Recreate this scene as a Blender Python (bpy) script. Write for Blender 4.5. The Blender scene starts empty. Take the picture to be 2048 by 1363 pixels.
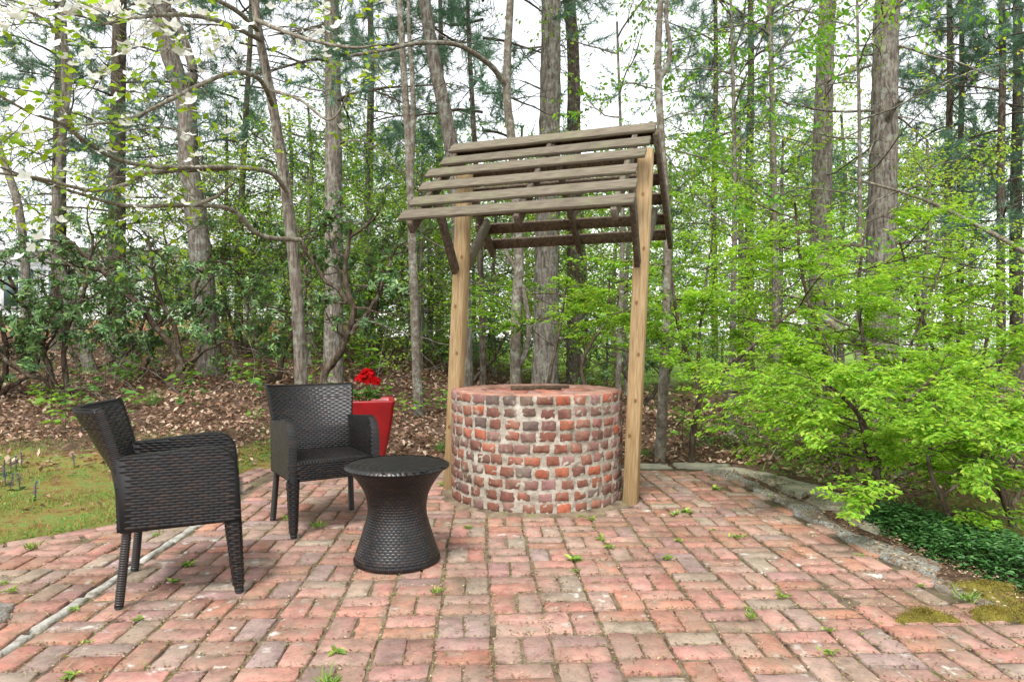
import bpy, math, random
import numpy as np
from mathutils import Vector, Matrix

R = math.radians
rng = np.random.default_rng(11)
random.seed(5)
sc = bpy.context.scene
COL = sc.collection

# ------------------------------------------------------------------ camera, sky, sun, exposure
CAMZ, FPX, CX, CY = 1.2, 1365.3, 1024.0, 681.5
cam = bpy.data.cameras.new('camera'); cam.lens = 24; cam.sensor_width = 36
cam.clip_start = 0.05; cam.clip_end = 600
camo = bpy.data.objects.new('camera', cam); COL.objects.link(camo)
camo.location = (0, 0, CAMZ); camo.rotation_euler = (R(90), 0, 0)
sc.camera = camo
SUN_EL, SUN_AZ = 58, 200          # azimuth clockwise from +Y
world = bpy.data.worlds.new('World'); sc.world = world; world.use_nodes = True
wn = world.node_tree.nodes; wl = world.node_tree.links
sky = wn.new('ShaderNodeTexSky'); sky.sky_type = 'NISHITA'; sky.sun_disc = False
sky.sun_elevation = R(SUN_EL); sky.sun_rotation = R(SUN_AZ)
sky.air_density = 1.0; sky.dust_density = 1.0; sky.ozone_density = 1.0
hs = wn.new('ShaderNodeHueSaturation'); hs.inputs['Saturation'].default_value = 0.12
wl.new(sky.outputs[0], hs.inputs['Color']); wl.new(hs.outputs[0], wn['Background'].inputs['Color'])
wn['Background'].inputs['Strength'].default_value = 0.15
sun = bpy.data.lights.new('sun', 'SUN'); sun.energy = 1.5; sun.angle = R(14); sun.color = (1, 0.96, 0.9)
suno = bpy.data.objects.new('sun', sun); COL.objects.link(suno)
sd = Vector((math.sin(R(SUN_AZ)) * math.cos(R(SUN_EL)), math.cos(R(SUN_AZ)) * math.cos(R(SUN_EL)), math.sin(R(SUN_EL))))
suno.rotation_euler = sd.to_track_quat('Z', 'Y').to_euler(); suno.location = (0, 0, 30)
vs = sc.view_settings; vs.view_transform = 'Standard'; vs.look = 'None'; vs.gamma = 1; vs.exposure = 1.42
sc.cycles.max_bounces = 6; sc.cycles.transparent_max_bounces = 4
sc.cycles.diffuse_bounces = 4; sc.cycles.glossy_bounces = 2; sc.cycles.transmission_bounces = 4

def P(px, py, Y):
    return np.array([(px - CX) / FPX * Y, Y, CAMZ - (py - CY) / FPX * Y])
def smooth(a, b, x):
    t = np.clip((np.asarray(x, float) - a) / (b - a), 0, 1); return t * t * (3 - 2 * t)
def wav(x, y):
    return (np.sin(x * 1.7 + y * .9) + np.sin(x * -.8 + y * 2.1 + 1.3) + np.sin(x * 3.1 - y * 2.7 + .4) * .5) / 2.5
def gz(x, y):
    x = np.asarray(x, float); y = np.asarray(y, float)
    left = 1 - smooth(-2.6, 1.2, x)
    d = np.clip(y - 6.3, 0, 16)
    z = left * .082 * d + (1 - left) * .012 * d
    right = smooth(2.35, 3.4, x)
    z = z - right * (.22 + .008 * d)
    out = np.maximum(np.maximum(smooth(6.4, 7.6, y), smooth(2.5, 3.6, x)), smooth(2.5, 3.4, -x))
    return z + .035 * wav(x, y) * out + .02 * out * wav(x * 2.7 + 2, y * 2.3)

# ------------------------------------------------------------------ mesh helpers
class Geo:
    def __init__(s): s.V, s.F, s.C, s.n = [], [], [], 0
    def add(s, V, F, c=(1, 1, 1)):
        V = np.asarray(V, float).reshape(-1, 3); c = np.asarray(c, float)
        if c.ndim == 1: c = np.broadcast_to(c, (len(V), 3))
        s.V.append(V); s.C.append(c)
        if isinstance(F, np.ndarray): s.F.append(F + s.n)
        else:
            for f in F: s.F.append(np.asarray(f)[None, :] + s.n)
        s.n += len(V)
    def mesh(s, name, mat, smoothed=False):
        me = bpy.data.meshes.new(name)
        if s.n:
            V = np.concatenate(s.V); C = np.concatenate(s.C)
            me.vertices.add(len(V)); me.vertices.foreach_set('co', V.astype(np.float32).ravel())
            flat = np.concatenate([f.ravel() for f in s.F])
            cnt = np.concatenate([np.full(len(f), f.shape[1]) for f in s.F])
            st = np.concatenate([[0], np.cumsum(cnt)[:-1]])
            me.loops.add(len(flat)); me.loops.foreach_set('vertex_index', flat.astype(np.int32))
            me.polygons.add(len(cnt)); me.polygons.foreach_set('loop_start', st.astype(np.int32))
            me.polygons.foreach_set('loop_total', cnt.astype(np.int32))
            if smoothed: me.polygons.foreach_set('use_smooth', np.ones(len(cnt), bool))
            a = me.color_attributes.new('tint', 'FLOAT_COLOR', 'POINT')
            a.data.foreach_set('color', np.concatenate([C, np.ones((len(C), 1))], 1).astype(np.float32).ravel())
            me.update(calc_edges=True); me.validate()
        me.materials.append(mat)
        return me
def link(name, me, parent=None, loc=None, rot=None):
    o = bpy.data.objects.new(name, me); COL.objects.link(o)
    if parent is not None: o.parent = parent
    if loc is not None: o.location = loc
    if rot is not None: o.rotation_euler = rot
    return o
def part(name, g, mat, parent=None, smoothed=False):
    return link(name, g.mesh(name, mat, smoothed), parent)
def tag(o, label=None, cat=None, group=None, kind=None):
    if label: o['label'] = label
    if cat: o['category'] = cat
    if group: o['group'] = group
    if kind: o['kind'] = kind
    return o
def thing(name, label, cat, loc=(0, 0, 0), rz=0, group=None):
    o = bpy.data.objects.new(name, None); COL.objects.link(o)
    o.location = loc; o.rotation_euler = (0, 0, rz); o.empty_display_size = .1
    return tag(o, label, cat, group)
def copy_tree(o, parent=None):
    c = o.copy(); COL.objects.link(c); c.parent = parent
    for ch in list(o.children): copy_tree(ch, c)
    return c

def nrm(v):
    v = np.asarray(v, float); return v / (np.linalg.norm(v, axis=-1, keepdims=True) + 1e-9)
def box(g, c, s, c3=(1, 1, 1), M=None, bev=0.0):
    """box, centre c, full size s, with a chamfer on all edges when bev > 0"""
    h = np.array(s, float) / 2
    if bev <= 0:
        V = np.array([[sx * h[0], sy * h[1], sz * h[2]] for sz in (-1, 1) for sy in (-1, 1) for sx in (-1, 1)])
        F = np.array([[0, 2, 3, 1], [4, 5, 7, 6], [0, 1, 5, 4], [2, 6, 7, 3], [0, 4, 6, 2], [1, 3, 7, 5]])
    else:
        V, idx = [], {}
        for a in range(3):
            for sx in (-1, 1):
                for sy in (-1, 1):
                    for sz in (-1, 1):
                        k = np.array([sx, sy, sz]); p = k * (h - bev); p[a] = k[a] * h[a]
                        idx[(a, sx, sy, sz)] = len(V); V.append(p)
        V = np.array(V); F = []
        for a in range(3):
            b, d = [(1, 2), (2, 0), (0, 1)][a]
            for s_ in (-1, 1):
                q = []
                for (u, v) in ((-1, -1), (1, -1), (1, 1), (-1, 1)):
                    k = [0, 0, 0]; k[a] = s_; k[b] = u; k[d] = v; q.append(idx[(a, *k)])
                F.append(q if s_ > 0 else q[::-1])
        for a in range(3):                       # edge chamfers, edge along axis a
            b, d = [(1, 2), (2, 0), (0, 1)][a]
            for u in (-1, 1):
                for v in (-1, 1):
                    q = []
                    for (ax, e) in ((b, -1), (b, 1), (d, 1), (d, -1)):
                        k = [0, 0, 0]; k[a] = e; k[b] = u; k[d] = v; q.append(idx[(ax, *k)])
                    F.append(q if u * v < 0 else q[::-1])
        for sx in (-1, 1):
            for sy in (-1, 1):
                for sz in (-1, 1):
                    q = [idx[(a, sx, sy, sz)] for a in range(3)]
                    F.append(q if sx * sy * sz > 0 else q[::-1])
    if M is not None: V = V @ np.asarray(M, float).T
    g.add(V + np.asarray(c, float), F, c3)
def beam(g, a, b, w, t, up=(0, 0, 1), c3=(1, 1, 1), bev=.003):
    """bar from a to b, w across (perp. to up), t along up"""
    a, b = np.asarray(a, float), np.asarray(b, float); d = nrm(b - a)
    s = nrm(np.cross(up, d)); u = np.cross(d, s)
    box(g, (a + b) / 2, (np.linalg.norm(b - a), w, t), c3, np.stack([d, s, u], 1), bev)
def tube(g, pts, rad, sides=8, c3=(1, 1, 1), rough=0.0, cap=True, flute=0.0):
    pts = np.asarray(pts, float); n = len(pts); rad = np.broadcast_to(np.asarray(rad, float), (n,))
    T = np.gradient(pts, axis=0); T = nrm(T)
    ref = np.array([0, 0, 1.]) if abs(T[0][2]) < .8 else np.array([1., 0, 0])
    A = nrm(np.cross(T, ref)); B = np.cross(T, A)
    th = np.linspace(0, 2 * np.pi, sides, endpoint=False)
    rr = rad[:, None] * np.ones((1, sides))
    if rough: rr = rr * (1 + rough * rng.normal(size=(n, sides)))
    if flute: rr = rr * (1 + flute * np.sin(th * 5 + np.arange(n)[:, None] * .05))
    V = pts[:, None] + rr[..., None] * (np.cos(th)[None, :, None] * A[:, None] + np.sin(th)[None, :, None] * B[:, None])
    i = np.arange(n - 1)[:, None] * sides; j = np.arange(sides)[None]; k = (j + 1) % sides
    F = np.stack([i + j, i + sides + j, i + sides + k, i + k], -1).reshape(-1, 4)
    g.add(V.reshape(-1, 3), F, c3)
    if cap and sides >= 5:
        g.F.append(np.arange(sides)[None] + g.n - sides)
        g.F.append(np.arange(sides)[::-1][None] + g.n - n * sides)
def spline(ctrl, n):
    c = np.asarray(ctrl, float)
    if len(c) == 2: return c[0] + (c[1] - c[0]) * np.linspace(0, 1, n)[:, None]
    c = np.vstack([2 * c[0] - c[1], c, 2 * c[-1] - c[-2]])
    t = np.linspace(0, len(c) - 3 - 1e-6, n); i = t.astype(int); f = (t - i)[:, None]
    p0, p1, p2, p3 = c[i], c[i + 1], c[i + 2], c[i + 3]
    return .5 * (2 * p1 + (p2 - p0) * f + (2 * p0 - 5 * p1 + 4 * p2 - p3) * f ** 2 + (3 * p1 - p0 - 3 * p2 + p3) * f ** 3)
def revolve(g, prof, n, c3=(1, 1, 1)):
    prof = np.asarray(prof, float); m = len(prof); th = np.linspace(0, 2 * np.pi, n, endpoint=False)
    V = np.stack([prof[:, None, 0] * np.cos(th), prof[:, None, 0] * np.sin(th), np.broadcast_to(prof[:, None, 1], (m, n))], -1).reshape(-1, 3)
    i = np.arange(m - 1)[:, None] * n; j = np.arange(n)[None]; k = (j + 1) % n
    g.add(V, np.stack([i + j, i + k, i + n + k, i + n + j], -1).reshape(-1, 4), c3)

# ------------------------------------------------------------------ materials
def mat_new(name):
    m = bpy.data.materials.new(name); m.use_nodes = True
    t = m.node_tree; b = t.nodes['Principled BSDF']
    return m, t, b
def nd(t, ty, **kw):
    n = t.nodes.new(ty)
    for k, v in kw.items():
        if k in n.inputs: n.inputs[k].default_value = v
        else: setattr(n, k, v)
    return n
def coords(t, kind='pos', scale=(1, 1, 1)):
    if kind == 'pos': o = t.nodes.new('ShaderNodeNewGeometry').outputs['Position']
    else: o = t.nodes.new('ShaderNodeTexCoord').outputs['Object']
    mp = nd(t, 'ShaderNodeMapping'); mp.inputs['Scale'].default_value = scale
    t.links.new(o, mp.inputs['Vector']); return mp.outputs[0]
def noise(t, vec, scale, detail=4, rough=.6):
    n = nd(t, 'ShaderNodeTexNoise'); n.inputs['Scale'].default_value = scale
    n.inputs['Detail'].default_value = detail; n.inputs['Roughness'].default_value = rough
    t.links.new(vec, n.inputs['Vector']); return n.outputs['Fac']
def ramp(t, fac, stops):
    r = t.nodes.new('ShaderNodeValToRGB'); e = r.color_ramp.elements
    while len(e) < len(stops): e.new(.5)
    for k, (p, c) in enumerate(stops):
        e[k].position = p; e[k].color = (*c, 1) if len(c) == 3 else c
    t.links.new(fac, r.inputs[0]); return r.outputs[0]
def mix(t, f, a, b, mode='MIX'):
    m = nd(t, 'ShaderNodeMix', data_type='RGBA', blend_type=mode)
    for s, v in ((0, f), (6, a), (7, b)):
        if hasattr(v, 'is_linked') or hasattr(v, 'links'): t.links.new(v, m.inputs[s])
        elif s == 0: m.inputs[0].default_value = v
        else: m.inputs[s].default_value = (*v, 1)
    return m.outputs[2]
def attr(t, name='tint'):
    n = t.nodes.new('ShaderNodeAttribute'); n.attribute_name = name; return n.outputs['Color']
def bump(t, b, h, strength=.4, dist=.01):
    n = nd(t, 'ShaderNodeBump'); n.inputs['Strength'].default_value = strength; n.inputs['Distance'].default_value = dist
    t.links.new(h, n.inputs['Height']); t.links.new(n.outputs[0], b.inputs['Normal'])
W1, K0 = (1, 1, 1), (0, 0, 0)

def m_brick(name, wlo=.46, grime=.5, white=.6, wc=(.7, .68, .64)):
    m, t, b = mat_new(name); v = coords(t)
    c = attr(t)
    c = mix(t, .75, c, ramp(t, noise(t, v, 14, 5, .65), [(.28, (.5, .49, .48)), (.5, W1), (.74, (1.45, 1.4, 1.32))]), 'MULTIPLY')
    g = ramp(t, noise(t, v, 5.5, 5, .7), [(.43, K0), (.66, (grime,) * 3)])
    c = mix(t, g, c, (.24, .205, .15))
    st_ = ramp(t, noise(t, v, 1.7, 6, .7), [(.36, (.62, .6, .56)), (.52, W1)])
    c = mix(t, .8, c, st_, 'MULTIPLY')
    d = ramp(t, noise(t, v, 85, 3, .6), [(.32, (.5,) * 3), (.44, W1)])
    c = mix(t, .6, c, d, 'MULTIPLY')
    w1 = ramp(t, noise(t, v, 11, 4, .55), [(.6, K0), (.68, (.8, .8, .8))])
    w2 = ramp(t, noise(t, coords(t, scale=(1, 1, 1)), .9, 2, .5), [(wlo, K0), (wlo + .16, (white,) * 3)])
    w = mix(t, 1.0, w1, w2, 'MULTIPLY')
    c = mix(t, w, c, wc)
    t.links.new(c, b.inputs['Base Color']); b.inputs['Roughness'].default_value = .88
    b.inputs['Specular IOR Level'].default_value = .25
    bump(t, b, noise(t, v, 60, 6, .7), .55, .006)
    return m
def m_simple(name, stops, scale=8, rough=.9, bs=.3, bsc=40, spec=.3, kind='pos', sc3=(1, 1, 1), bd=.01):
    m, t, b = mat_new(name); v = coords(t, kind, sc3)
    t.links.new(ramp(t, noise(t, v, scale, 6, .65), stops), b.inputs['Base Color'])
    b.inputs['Roughness'].default_value = rough; b.inputs['Specular IOR Level'].default_value = spec
    if bs: bump(t, b, noise(t, v, bsc, 5, .65), bs, bd)
    return m
def m_leaf(name, trans=.45, rough=.55, spec=.25, vary=.25, tt=(1.25, 1.2, .7)):
    m, t, b = mat_new(name); c = attr(t); v = coords(t)
    c = mix(t, vary, c, ramp(t, noise(t, v, 2.0, 3), [(.3, (.55, .6, .5)), (.7, (1.35, 1.3, 1.2))]), 'MULTIPLY')
    t.links.new(c, b.inputs['Base Color']); b.inputs['Roughness'].default_value = rough
    b.inputs['Specular IOR Level'].default_value = spec
    if trans > 0:
        tr = nd(t, 'ShaderNodeBsdfTranslucent'); t.links.new(mix(t, 1, c, tt, 'MULTIPLY'), tr.inputs['Color'])
        ms = nd(t, 'ShaderNodeMixShader'); ms.inputs[0].default_value = trans
        t.links.new(b.outputs[0], ms.inputs[1]); t.links.new(tr.outputs[0], ms.inputs[2])
        t.links.new(ms.outputs[0], t.nodes['Material Output'].inputs['Surface'])
    return m
def m_bark(name, dark, mid, light, lich=(.33, .36, .3), lf=.55, zs=.18, sc_=26):
    m, t, b = mat_new(name); v = coords(t, 'pos', (1, 1, zs)); v1 = coords(t)
    h = noise(t, v, sc_, 5, .7)
    c = ramp(t, h, [(.34, dark), (.52, mid), (.7, light)])
    l = ramp(t, noise(t, v1, 9, 6, .7), [(.5, K0), (.64, (lf,) * 3)])
    c = mix(t, l, c, lich)
    c = mix(t, 1, c, attr(t), 'MULTIPLY')
    t.links.new(c, b.inputs['Base Color']); b.inputs['Roughness'].default_value = .95
    b.inputs['Specular IOR Level'].default_value = .15
    bump(t, b, h, .9, .03)
    return m
def m_wood(name, a, b_, c_, axis=(1.5, 14, 14), rough=.8, knots=False, green=0.0):
    m, t, b = mat_new(name); v = coords(t, 'obj', axis)
    n1 = noise(t, v, 5, 6, .6)
    c = ramp(t, n1, [(.3, a), (.52, b_), (.72, c_)])
    c = mix(t, 1, c, attr(t), 'MULTIPLY')
    if green:
        gq = ramp(t, noise(t, coords(t), 7, 5, .7), [(.5, K0), (.68, (green,) * 3)])
        c = mix(t, gq, c, (.16, .17, .085))
    if knots:
        cv = coords(t, 'obj', (1, 0, .7)); cur = None
        for kx, kz in ((.012, .78), (-.02, .52), (.02, 1.12), (-.012, 1.5), (.024, 1.9), (0, 2.3)):
            ds_ = nd(t, 'ShaderNodeVectorMath', operation='DISTANCE'); ds_.inputs[1].default_value = (kx, 0, kz * .7); t.links.new(cv, ds_.inputs[0])
            if cur is None: cur = ds_.outputs['Value']
            else:
                mn = nd(t, 'ShaderNodeMath', operation='MINIMUM'); t.links.new(cur, mn.inputs[0]); t.links.new(ds_.outputs['Value'], mn.inputs[1]); cur = mn.outputs[0]
        k = ramp(t, cur, [(.008, W1), (.015, K0)])
        c = mix(t, mix(t, 1, k, (.8, .8, .8), 'MULTIPLY'), c, (.14, .06, .02))
    t.links.new(c, b.inputs['Base Color']); b.inputs['Roughness'].default_value = rough
    b.inputs['Specular IOR Level'].default_value = .25
    bump(t, b, n1, .6, .008)
    return m

M = {}
M['pave'] = m_brick('paving_brick', white=.75, grime=.7)
M['wbrick'] = m_brick('well_brick', .3, .45, .8, (.42, .37, .31))
M['mortar'] = m_simple('mortar', [(.3, (.16, .135, .1)), (.5, (.36, .32, .26)), (.7, (.52, .49, .42))], 10, .95, .8, 55, bd=.012)
M['cap'] = m_simple('brick_cap', [(.3, (.19, .1, .07)), (.5, (.33, .17, .12)), (.7, (.42, .3, .24))], 10, .95, .6, 60)
M['bed'] = m_simple('joint_soil', [(.3, (.05, .035, .022)), (.46, (.15, .11, .075)), (.56, (.21, .165, .11)), (.64, (.12, .13, .04)), (.78, (.1, .14, .03))], 7, 1, .6, 90)
M['soil'] = m_simple('dark_soil', [(.3, (.04, .03, .02)), (.7, (.12, .09, .06))], 12, 1, .5, 60)
M['white_strip'] = m_simple('pale_stone', [(.3, (.14, .13, .1)), (.5, (.32, .31, .27)), (.7, (.5, .49, .45))], 14, .9, .4, 60)
m, t, b = mat_new('rough_concrete'); v = coords(t); M['conc'] = m
c = ramp(t, noise(t, v, 75, 4, .7), [(.32, (.1, .1, .088)), (.5, (.23, .23, .205)), (.66, (.45, .445, .42))])
c = mix(t, ramp(t, noise(t, v, 4.5, 6, .7), [(.46, K0), (.6, (.85,) * 3)]), c, (.17, .13, .085))
t.links.new(c, b.inputs['Base Color']); b.inputs['Roughness'].default_value = .95; bump(t, b, noise(t, v, 80, 5, .7), .8, .012)
M['flag'] = m_simple('flagstone', [(.3, (.13, .13, .1)), (.5, (.26, .25, .19)), (.7, (.38, .34, .26))], 5, .92, .6, 35)
M['moss'] = m_simple('moss', [(.3, (.06, .06, .01)), (.5, (.18, .15, .025)), (.7, (.26, .23, .04))], 20, 1, 1, 70, bd=.02)
M['post'] = m_wood('new_pine_post', (.25, .155, .07), (.38, .265, .135), (.46, .35, .2), (16, 16, 1.1), .7, True)
M['grey'] = m_wood('weathered_wood', (.045, .036, .027), (.145, .122, .09), (.24, .215, .168), (1.3, 30, 30), .85, green=.5)
M['brown'] = m_wood('weathered_rafter', (.04, .029, .022), (.1, .075, .055), (.17, .135, .1), (8, 8, 8), .85, green=.2)
M['bark'] = m_bark('grey_bark', (.045, .036, .03), (.16, .135, .11), (.3, .27, .225))
M['bark_d'] = m_bark('dark_bark', (.03, .022, .017), (.1, .075, .055), (.2, .16, .125), lf=.35)
M['bark_s'] = m_bark('smooth_bark', (.08, .065, .05), (.16, .135, .105), (.27, .235, .19), zs=.6, sc_=30, lf=.6, lich=(.4, .42, .36))
M['leaf'] = m_leaf('spring_leaf', .52)
M['laurel'] = m_leaf('glossy_leaf', .18, .35, .5)
M['needle'] = m_leaf('pine_needle', .25, .6, .2)
M['petal'] = m_leaf('petal', .4, .7, .1, .05, (1.05, 1.05, 1.03))
M['litter'] = m_leaf('dead_leaf', .12, .85, .15, .3)
M['grass'] = m_leaf('grass', .35, .6, .2)

# wicker: dark synthetic strands, tint per strand
m, t, b = mat_new('wicker'); v = coords(t); t.links.new(mix(t, ramp(t, noise(t, v, 9, 6, .7), [(.5, K0), (.8, (.05,) * 3)]), attr(t), (.16, .15, .12)), b.inputs['Base Color'])
t.links.new(ramp(t, noise(t, v, 14, 4, .6), [(.3, (.3,) * 3), (.7, (.42,) * 3)]), b.inputs['Roughness'])
b.inputs['Specular IOR Level'].default_value = .5; M['wick'] = m
m, t, b = mat_new('wicker_base'); b.inputs['Base Color'].default_value = (.006, .005, .005, 1); b.inputs['Roughness'].default_value = .7; M['wickb'] = m
m, t, b = mat_new('red_glaze'); v = coords(t)
t.links.new(ramp(t, noise(t, v, 6, 5), [(.3, (.2, .004, .006)), (.7, (.32, .007, .01))]), b.inputs['Base Color'])
b.inputs['Roughness'].default_value = .36; b.inputs['Specular IOR Level'].default_value = .5
bump(t, b, noise(t, v, 25, 3), .08, .01); M['red'] = m

# ground: leaf litter, moss and soil, by place
m, t, b = mat_new('forest_floor'); v = coords(t)
lit = ramp(t, noise(t, v, 16, 6, .72), [(.3, (.03, .02, .014)), (.5, (.1, .062, .042)), (.66, (.2, .13, .09))])
mos = ramp(t, noise(t, v, 4.2, 9, .8), [(.3, (.06, .04, .022)), (.42, (.17, .1, .04)), (.47, (.25, .17, .055)), (.54, (.19, .22, .06)), (.68, (.12, .22, .05))])
att = attr(t); sepx = nd(t, 'ShaderNodeSeparateColor'); t.links.new(att, sepx.inputs[0])
ad = nd(t, 'ShaderNodeMath', operation='ADD'); ad2 = nd(t, 'ShaderNodeMath', operation='MULTIPLY_ADD')
ad2.inputs[1].default_value = .9; ad2.inputs[2].default_value = -.45
t.links.new(noise(t, v, 1.6, 5, .65), ad2.inputs[0]); t.links.new(sepx.outputs[0], ad.inputs[0]); t.links.new(ad2.outputs[0], ad.inputs[1])
c = mix(t, ramp(t, ad.outputs[0], [(.4, K0), (.6, W1)]), lit, mos)
far = ramp(t, noise(t, v, .5, 4), [(.35, (.1, .17, .03)), (.65, (.2, .3, .06))])
c = mix(t, sepx.outputs[1], c, far)
t.links.new(c, b.inputs['Base Color']); b.inputs['Roughness'].default_value = 1; b.inputs['Specular IOR Level'].default_value = .1
bump(t, b, noise(t, v, 30, 6, .75), .9, .03); M['ground'] = m

# ------------------------------------------------------------------ ground and patio
def xl(y): return -1.95 - .045 * (y - 2.6)                 # left edge of the patio (pale strip)
def xr(y): return np.interp(y, [1.5, 2.8, 3.34, 4.1, 5, 5.8, 6.4], [2.2, 2.14, 2.05, 1.98, 1.94, 1.9, 1.72])
def xgrass(y): return np.interp(y, [3.4, 3.75, 4.0, 4.25, 4.5, 5.2, 6.3, 6.7], [-5.4, -3.9, -3.15, -2.85, -2.64, -2.54, -2.47, -2.42])
def in_patio(x, y): return (x > xl(y)) & (x < xr(y)) & (y > 1.4) & (y < 6.42)
tt = np.linspace(-1, 1, 261); gx = np.sign(tt) * np.abs(tt) ** 2.3 * 90
ty = np.linspace(0, 1, 250); gy = -4 + 7.5 * ty + 125 * ty ** 3.2
X, Y = np.meshgrid(gx, gy); Z = gz(X, Y)
paved = (X > xgrass(Y) - .0) & (X < xr(Y) + .12) & (Y < 6.5)
Z = np.where(paved, -.06, Z)
g = Geo(); n = len(gx)
ii = np.arange(len(gy) - 1)[:, None] * n; jj = np.arange(n - 1)[None]
gm = np.zeros((len(gy), n, 3))
gm[..., 0] = np.maximum((1 - smooth(6.3, 8.2, Y - .12 * (X + 3))) * smooth(-1, -2.2, X), .45 * smooth(2.5, 3, X) * (1 - smooth(6, 8, Y))); gm[..., 0] = np.maximum(gm[..., 0], .55 * smooth(1.7, 2.1, X) * (1 - smooth(3.3, 3.7, Y)))
gm[..., 1] = smooth(15, 22, Y + .5 * np.minimum(X, 0) + 0 * X)
g.add(np.stack([X, Y, Z], -1).reshape(-1, 3), np.stack([ii + jj, ii + jj + 1, ii + n + jj + 1, ii + n + jj], -1).reshape(-1, 4), gm.reshape(-1, 3))
tag(part('ground', g, M['ground'], smoothed=True), kind='structure')

def sheet(name, outline, z, mat, thick=.05):
    g = Geo(); o = np.asarray(outline, float); n = len(o)
    V = np.vstack([np.c_[o, np.full(n, z)], np.c_[o, np.full(n, z - thick)]])
    F = [list(range(n)), list(range(2 * n - 1, n - 1, -1))] + [[i, i + n, (i + 1) % n + n, (i + 1) % n] for i in range(n)]
    g.add(V, F); return part(name, g, mat)
ys = np.linspace(1.2, 6.45, 24)
patio = tag(sheet('patio', np.vstack([np.c_[xr(ys) + .06, ys], np.c_[xl(ys) - .02, ys][::-1]]), -.009, M['bed']), kind='structure')
yw = np.linspace(6.7, 3.4, 30)
walk = tag(sheet('walkway', np.vstack([np.c_[xl(yw) - .024, yw], [(-1.92, 1.2), (-5.4, 1.2)], np.c_[xgrass(yw), yw][::-1]]), -.018, M['bed']), kind='structure')

def brick_mesh(L, W, H, rg, tint, jit=.004, ch=.007, nl=4, nw=2):
    """top-worn brick, top face at z=0, uneven edges"""
    l, w = L / 2, W / 2
    ring = [(x, -w) for x in np.linspace(-l, l, nl + 1)[:-1]] + [(l, y) for y in np.linspace(-w, w, nw + 1)[:-1]] + \
           [(x, w) for x in np.linspace(l, -l, nl + 1)[:-1]] + [(-l, y) for y in np.linspace(w, -w, nw + 1)[:-1]]
    ring = np.array(ring); n = len(ring)
    ring = ring * (1 - .03 * ((np.abs(ring[:, :1]) > l * .99) & (np.abs(ring[:, 1:]) > w * .99)) * rg.uniform(.2, 1.4, (n, 1)))
    j = rg.normal(0, jit, (n, 2)); outer = ring + j
    inner = (ring + j) * (1 - np.array([ch / l, ch / w]) * rg.uniform(.5, 1.8, (n, 1)))
    V = np.vstack([np.c_[outer, np.full(n, -H)], np.c_[outer, -ch * rg.uniform(.5, 1.6, n)], np.c_[inner, rg.normal(0, .0008, n)], [[0, 0, .001]]])
    k = np.arange(n); q = (k + 1) % n
    F1 = np.vstack([np.c_[k, q, q + n, k + n], np.c_[k + n, q + n, q + 2 * n, k + 2 * n]])
    F2 = np.c_[k + 2 * n, q + 2 * n, np.full(n, 3 * n)]
    return V, [F1, F2], np.broadcast_to(tint, (len(V), 3))
PT = np.array([(.38, .2, .16), (.36, .205, .17), (.34, .18, .142), (.36, .18, .14), (.3, .2, .18), (.31, .225, .175), (.28, .225, .175),
               (.31, .16, .13), (.38, .22, .175), (.4, .2, .14), (.34, .21, .175), (.3, .205, .18), (.35, .2, .165), (.37, .175, .13)])
BR = np.random.default_rng(3)
def variants(n, L, W, H, tints, mat, **kw):
    out = []
    for k in range(n):
        t_ = tints[k % len(tints)] * BR.uniform(.86, 1.14) * BR.uniform(.95, 1.05, 3)
        V, F, C = brick_mesh(L * BR.uniform(.97, 1.015), W * BR.uniform(.96, 1.03), H, BR, t_, **kw); g = Geo()
        g.V = [V]; g.C = [C]; g.n = len(V); g.F = F
        out.append((g, g.mesh('brick', mat)))
    return out
PV = variants(70, .2185, .106, .06, PT, M['pave'], jit=.002, ch=.003)
def lay(parent, spots, name='brick', VAR=None, limit=300):
    """spots: (x, y, z, rotz, tilt_x, tilt_y, variant); the nearest `limit` single, the rest joined"""
    VAR = VAR or PV
    vis = lambda s: abs(s[0] / max(s[1], .1)) < .78 and s[1] > 2.2
    spots = sorted(spots, key=lambda s: (not vis(s), s[1] ** 2 + s[0] ** 2))
    rest = Geo()
    for k, (x, y, z, rz, tx, ty_, v) in enumerate(spots):
        g, me = VAR[v % len(VAR)]
        if k < limit: link(name, me, parent, (x, y, z), (tx, ty_, rz))
        else:
            Mx = np.array(Matrix.Rotation(rz, 3, 'Z') @ Matrix.Rotation(ty_, 3, 'Y') @ Matrix.Rotation(tx, 3, 'X'))
            off = rest.n
            rest.V.append(g.V[0] @ Mx.T + np.array([x, y, z])); rest.C.append(g.C[0]); rest.F += [f + off for f in g.F]; rest.n += g.n
    if rest.n: tag(part('distant_brick', rest, spots and VAR[0][1].materials[0], parent), kind='stuff')
WX, WY, WR, WH = .193, 5.35, .66, .825
MOD = .232; GR = math.atan(.045); c_, s_ = math.cos(GR), math.sin(GR)
sp, wsp = [], []
JOINTS = []
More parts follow.
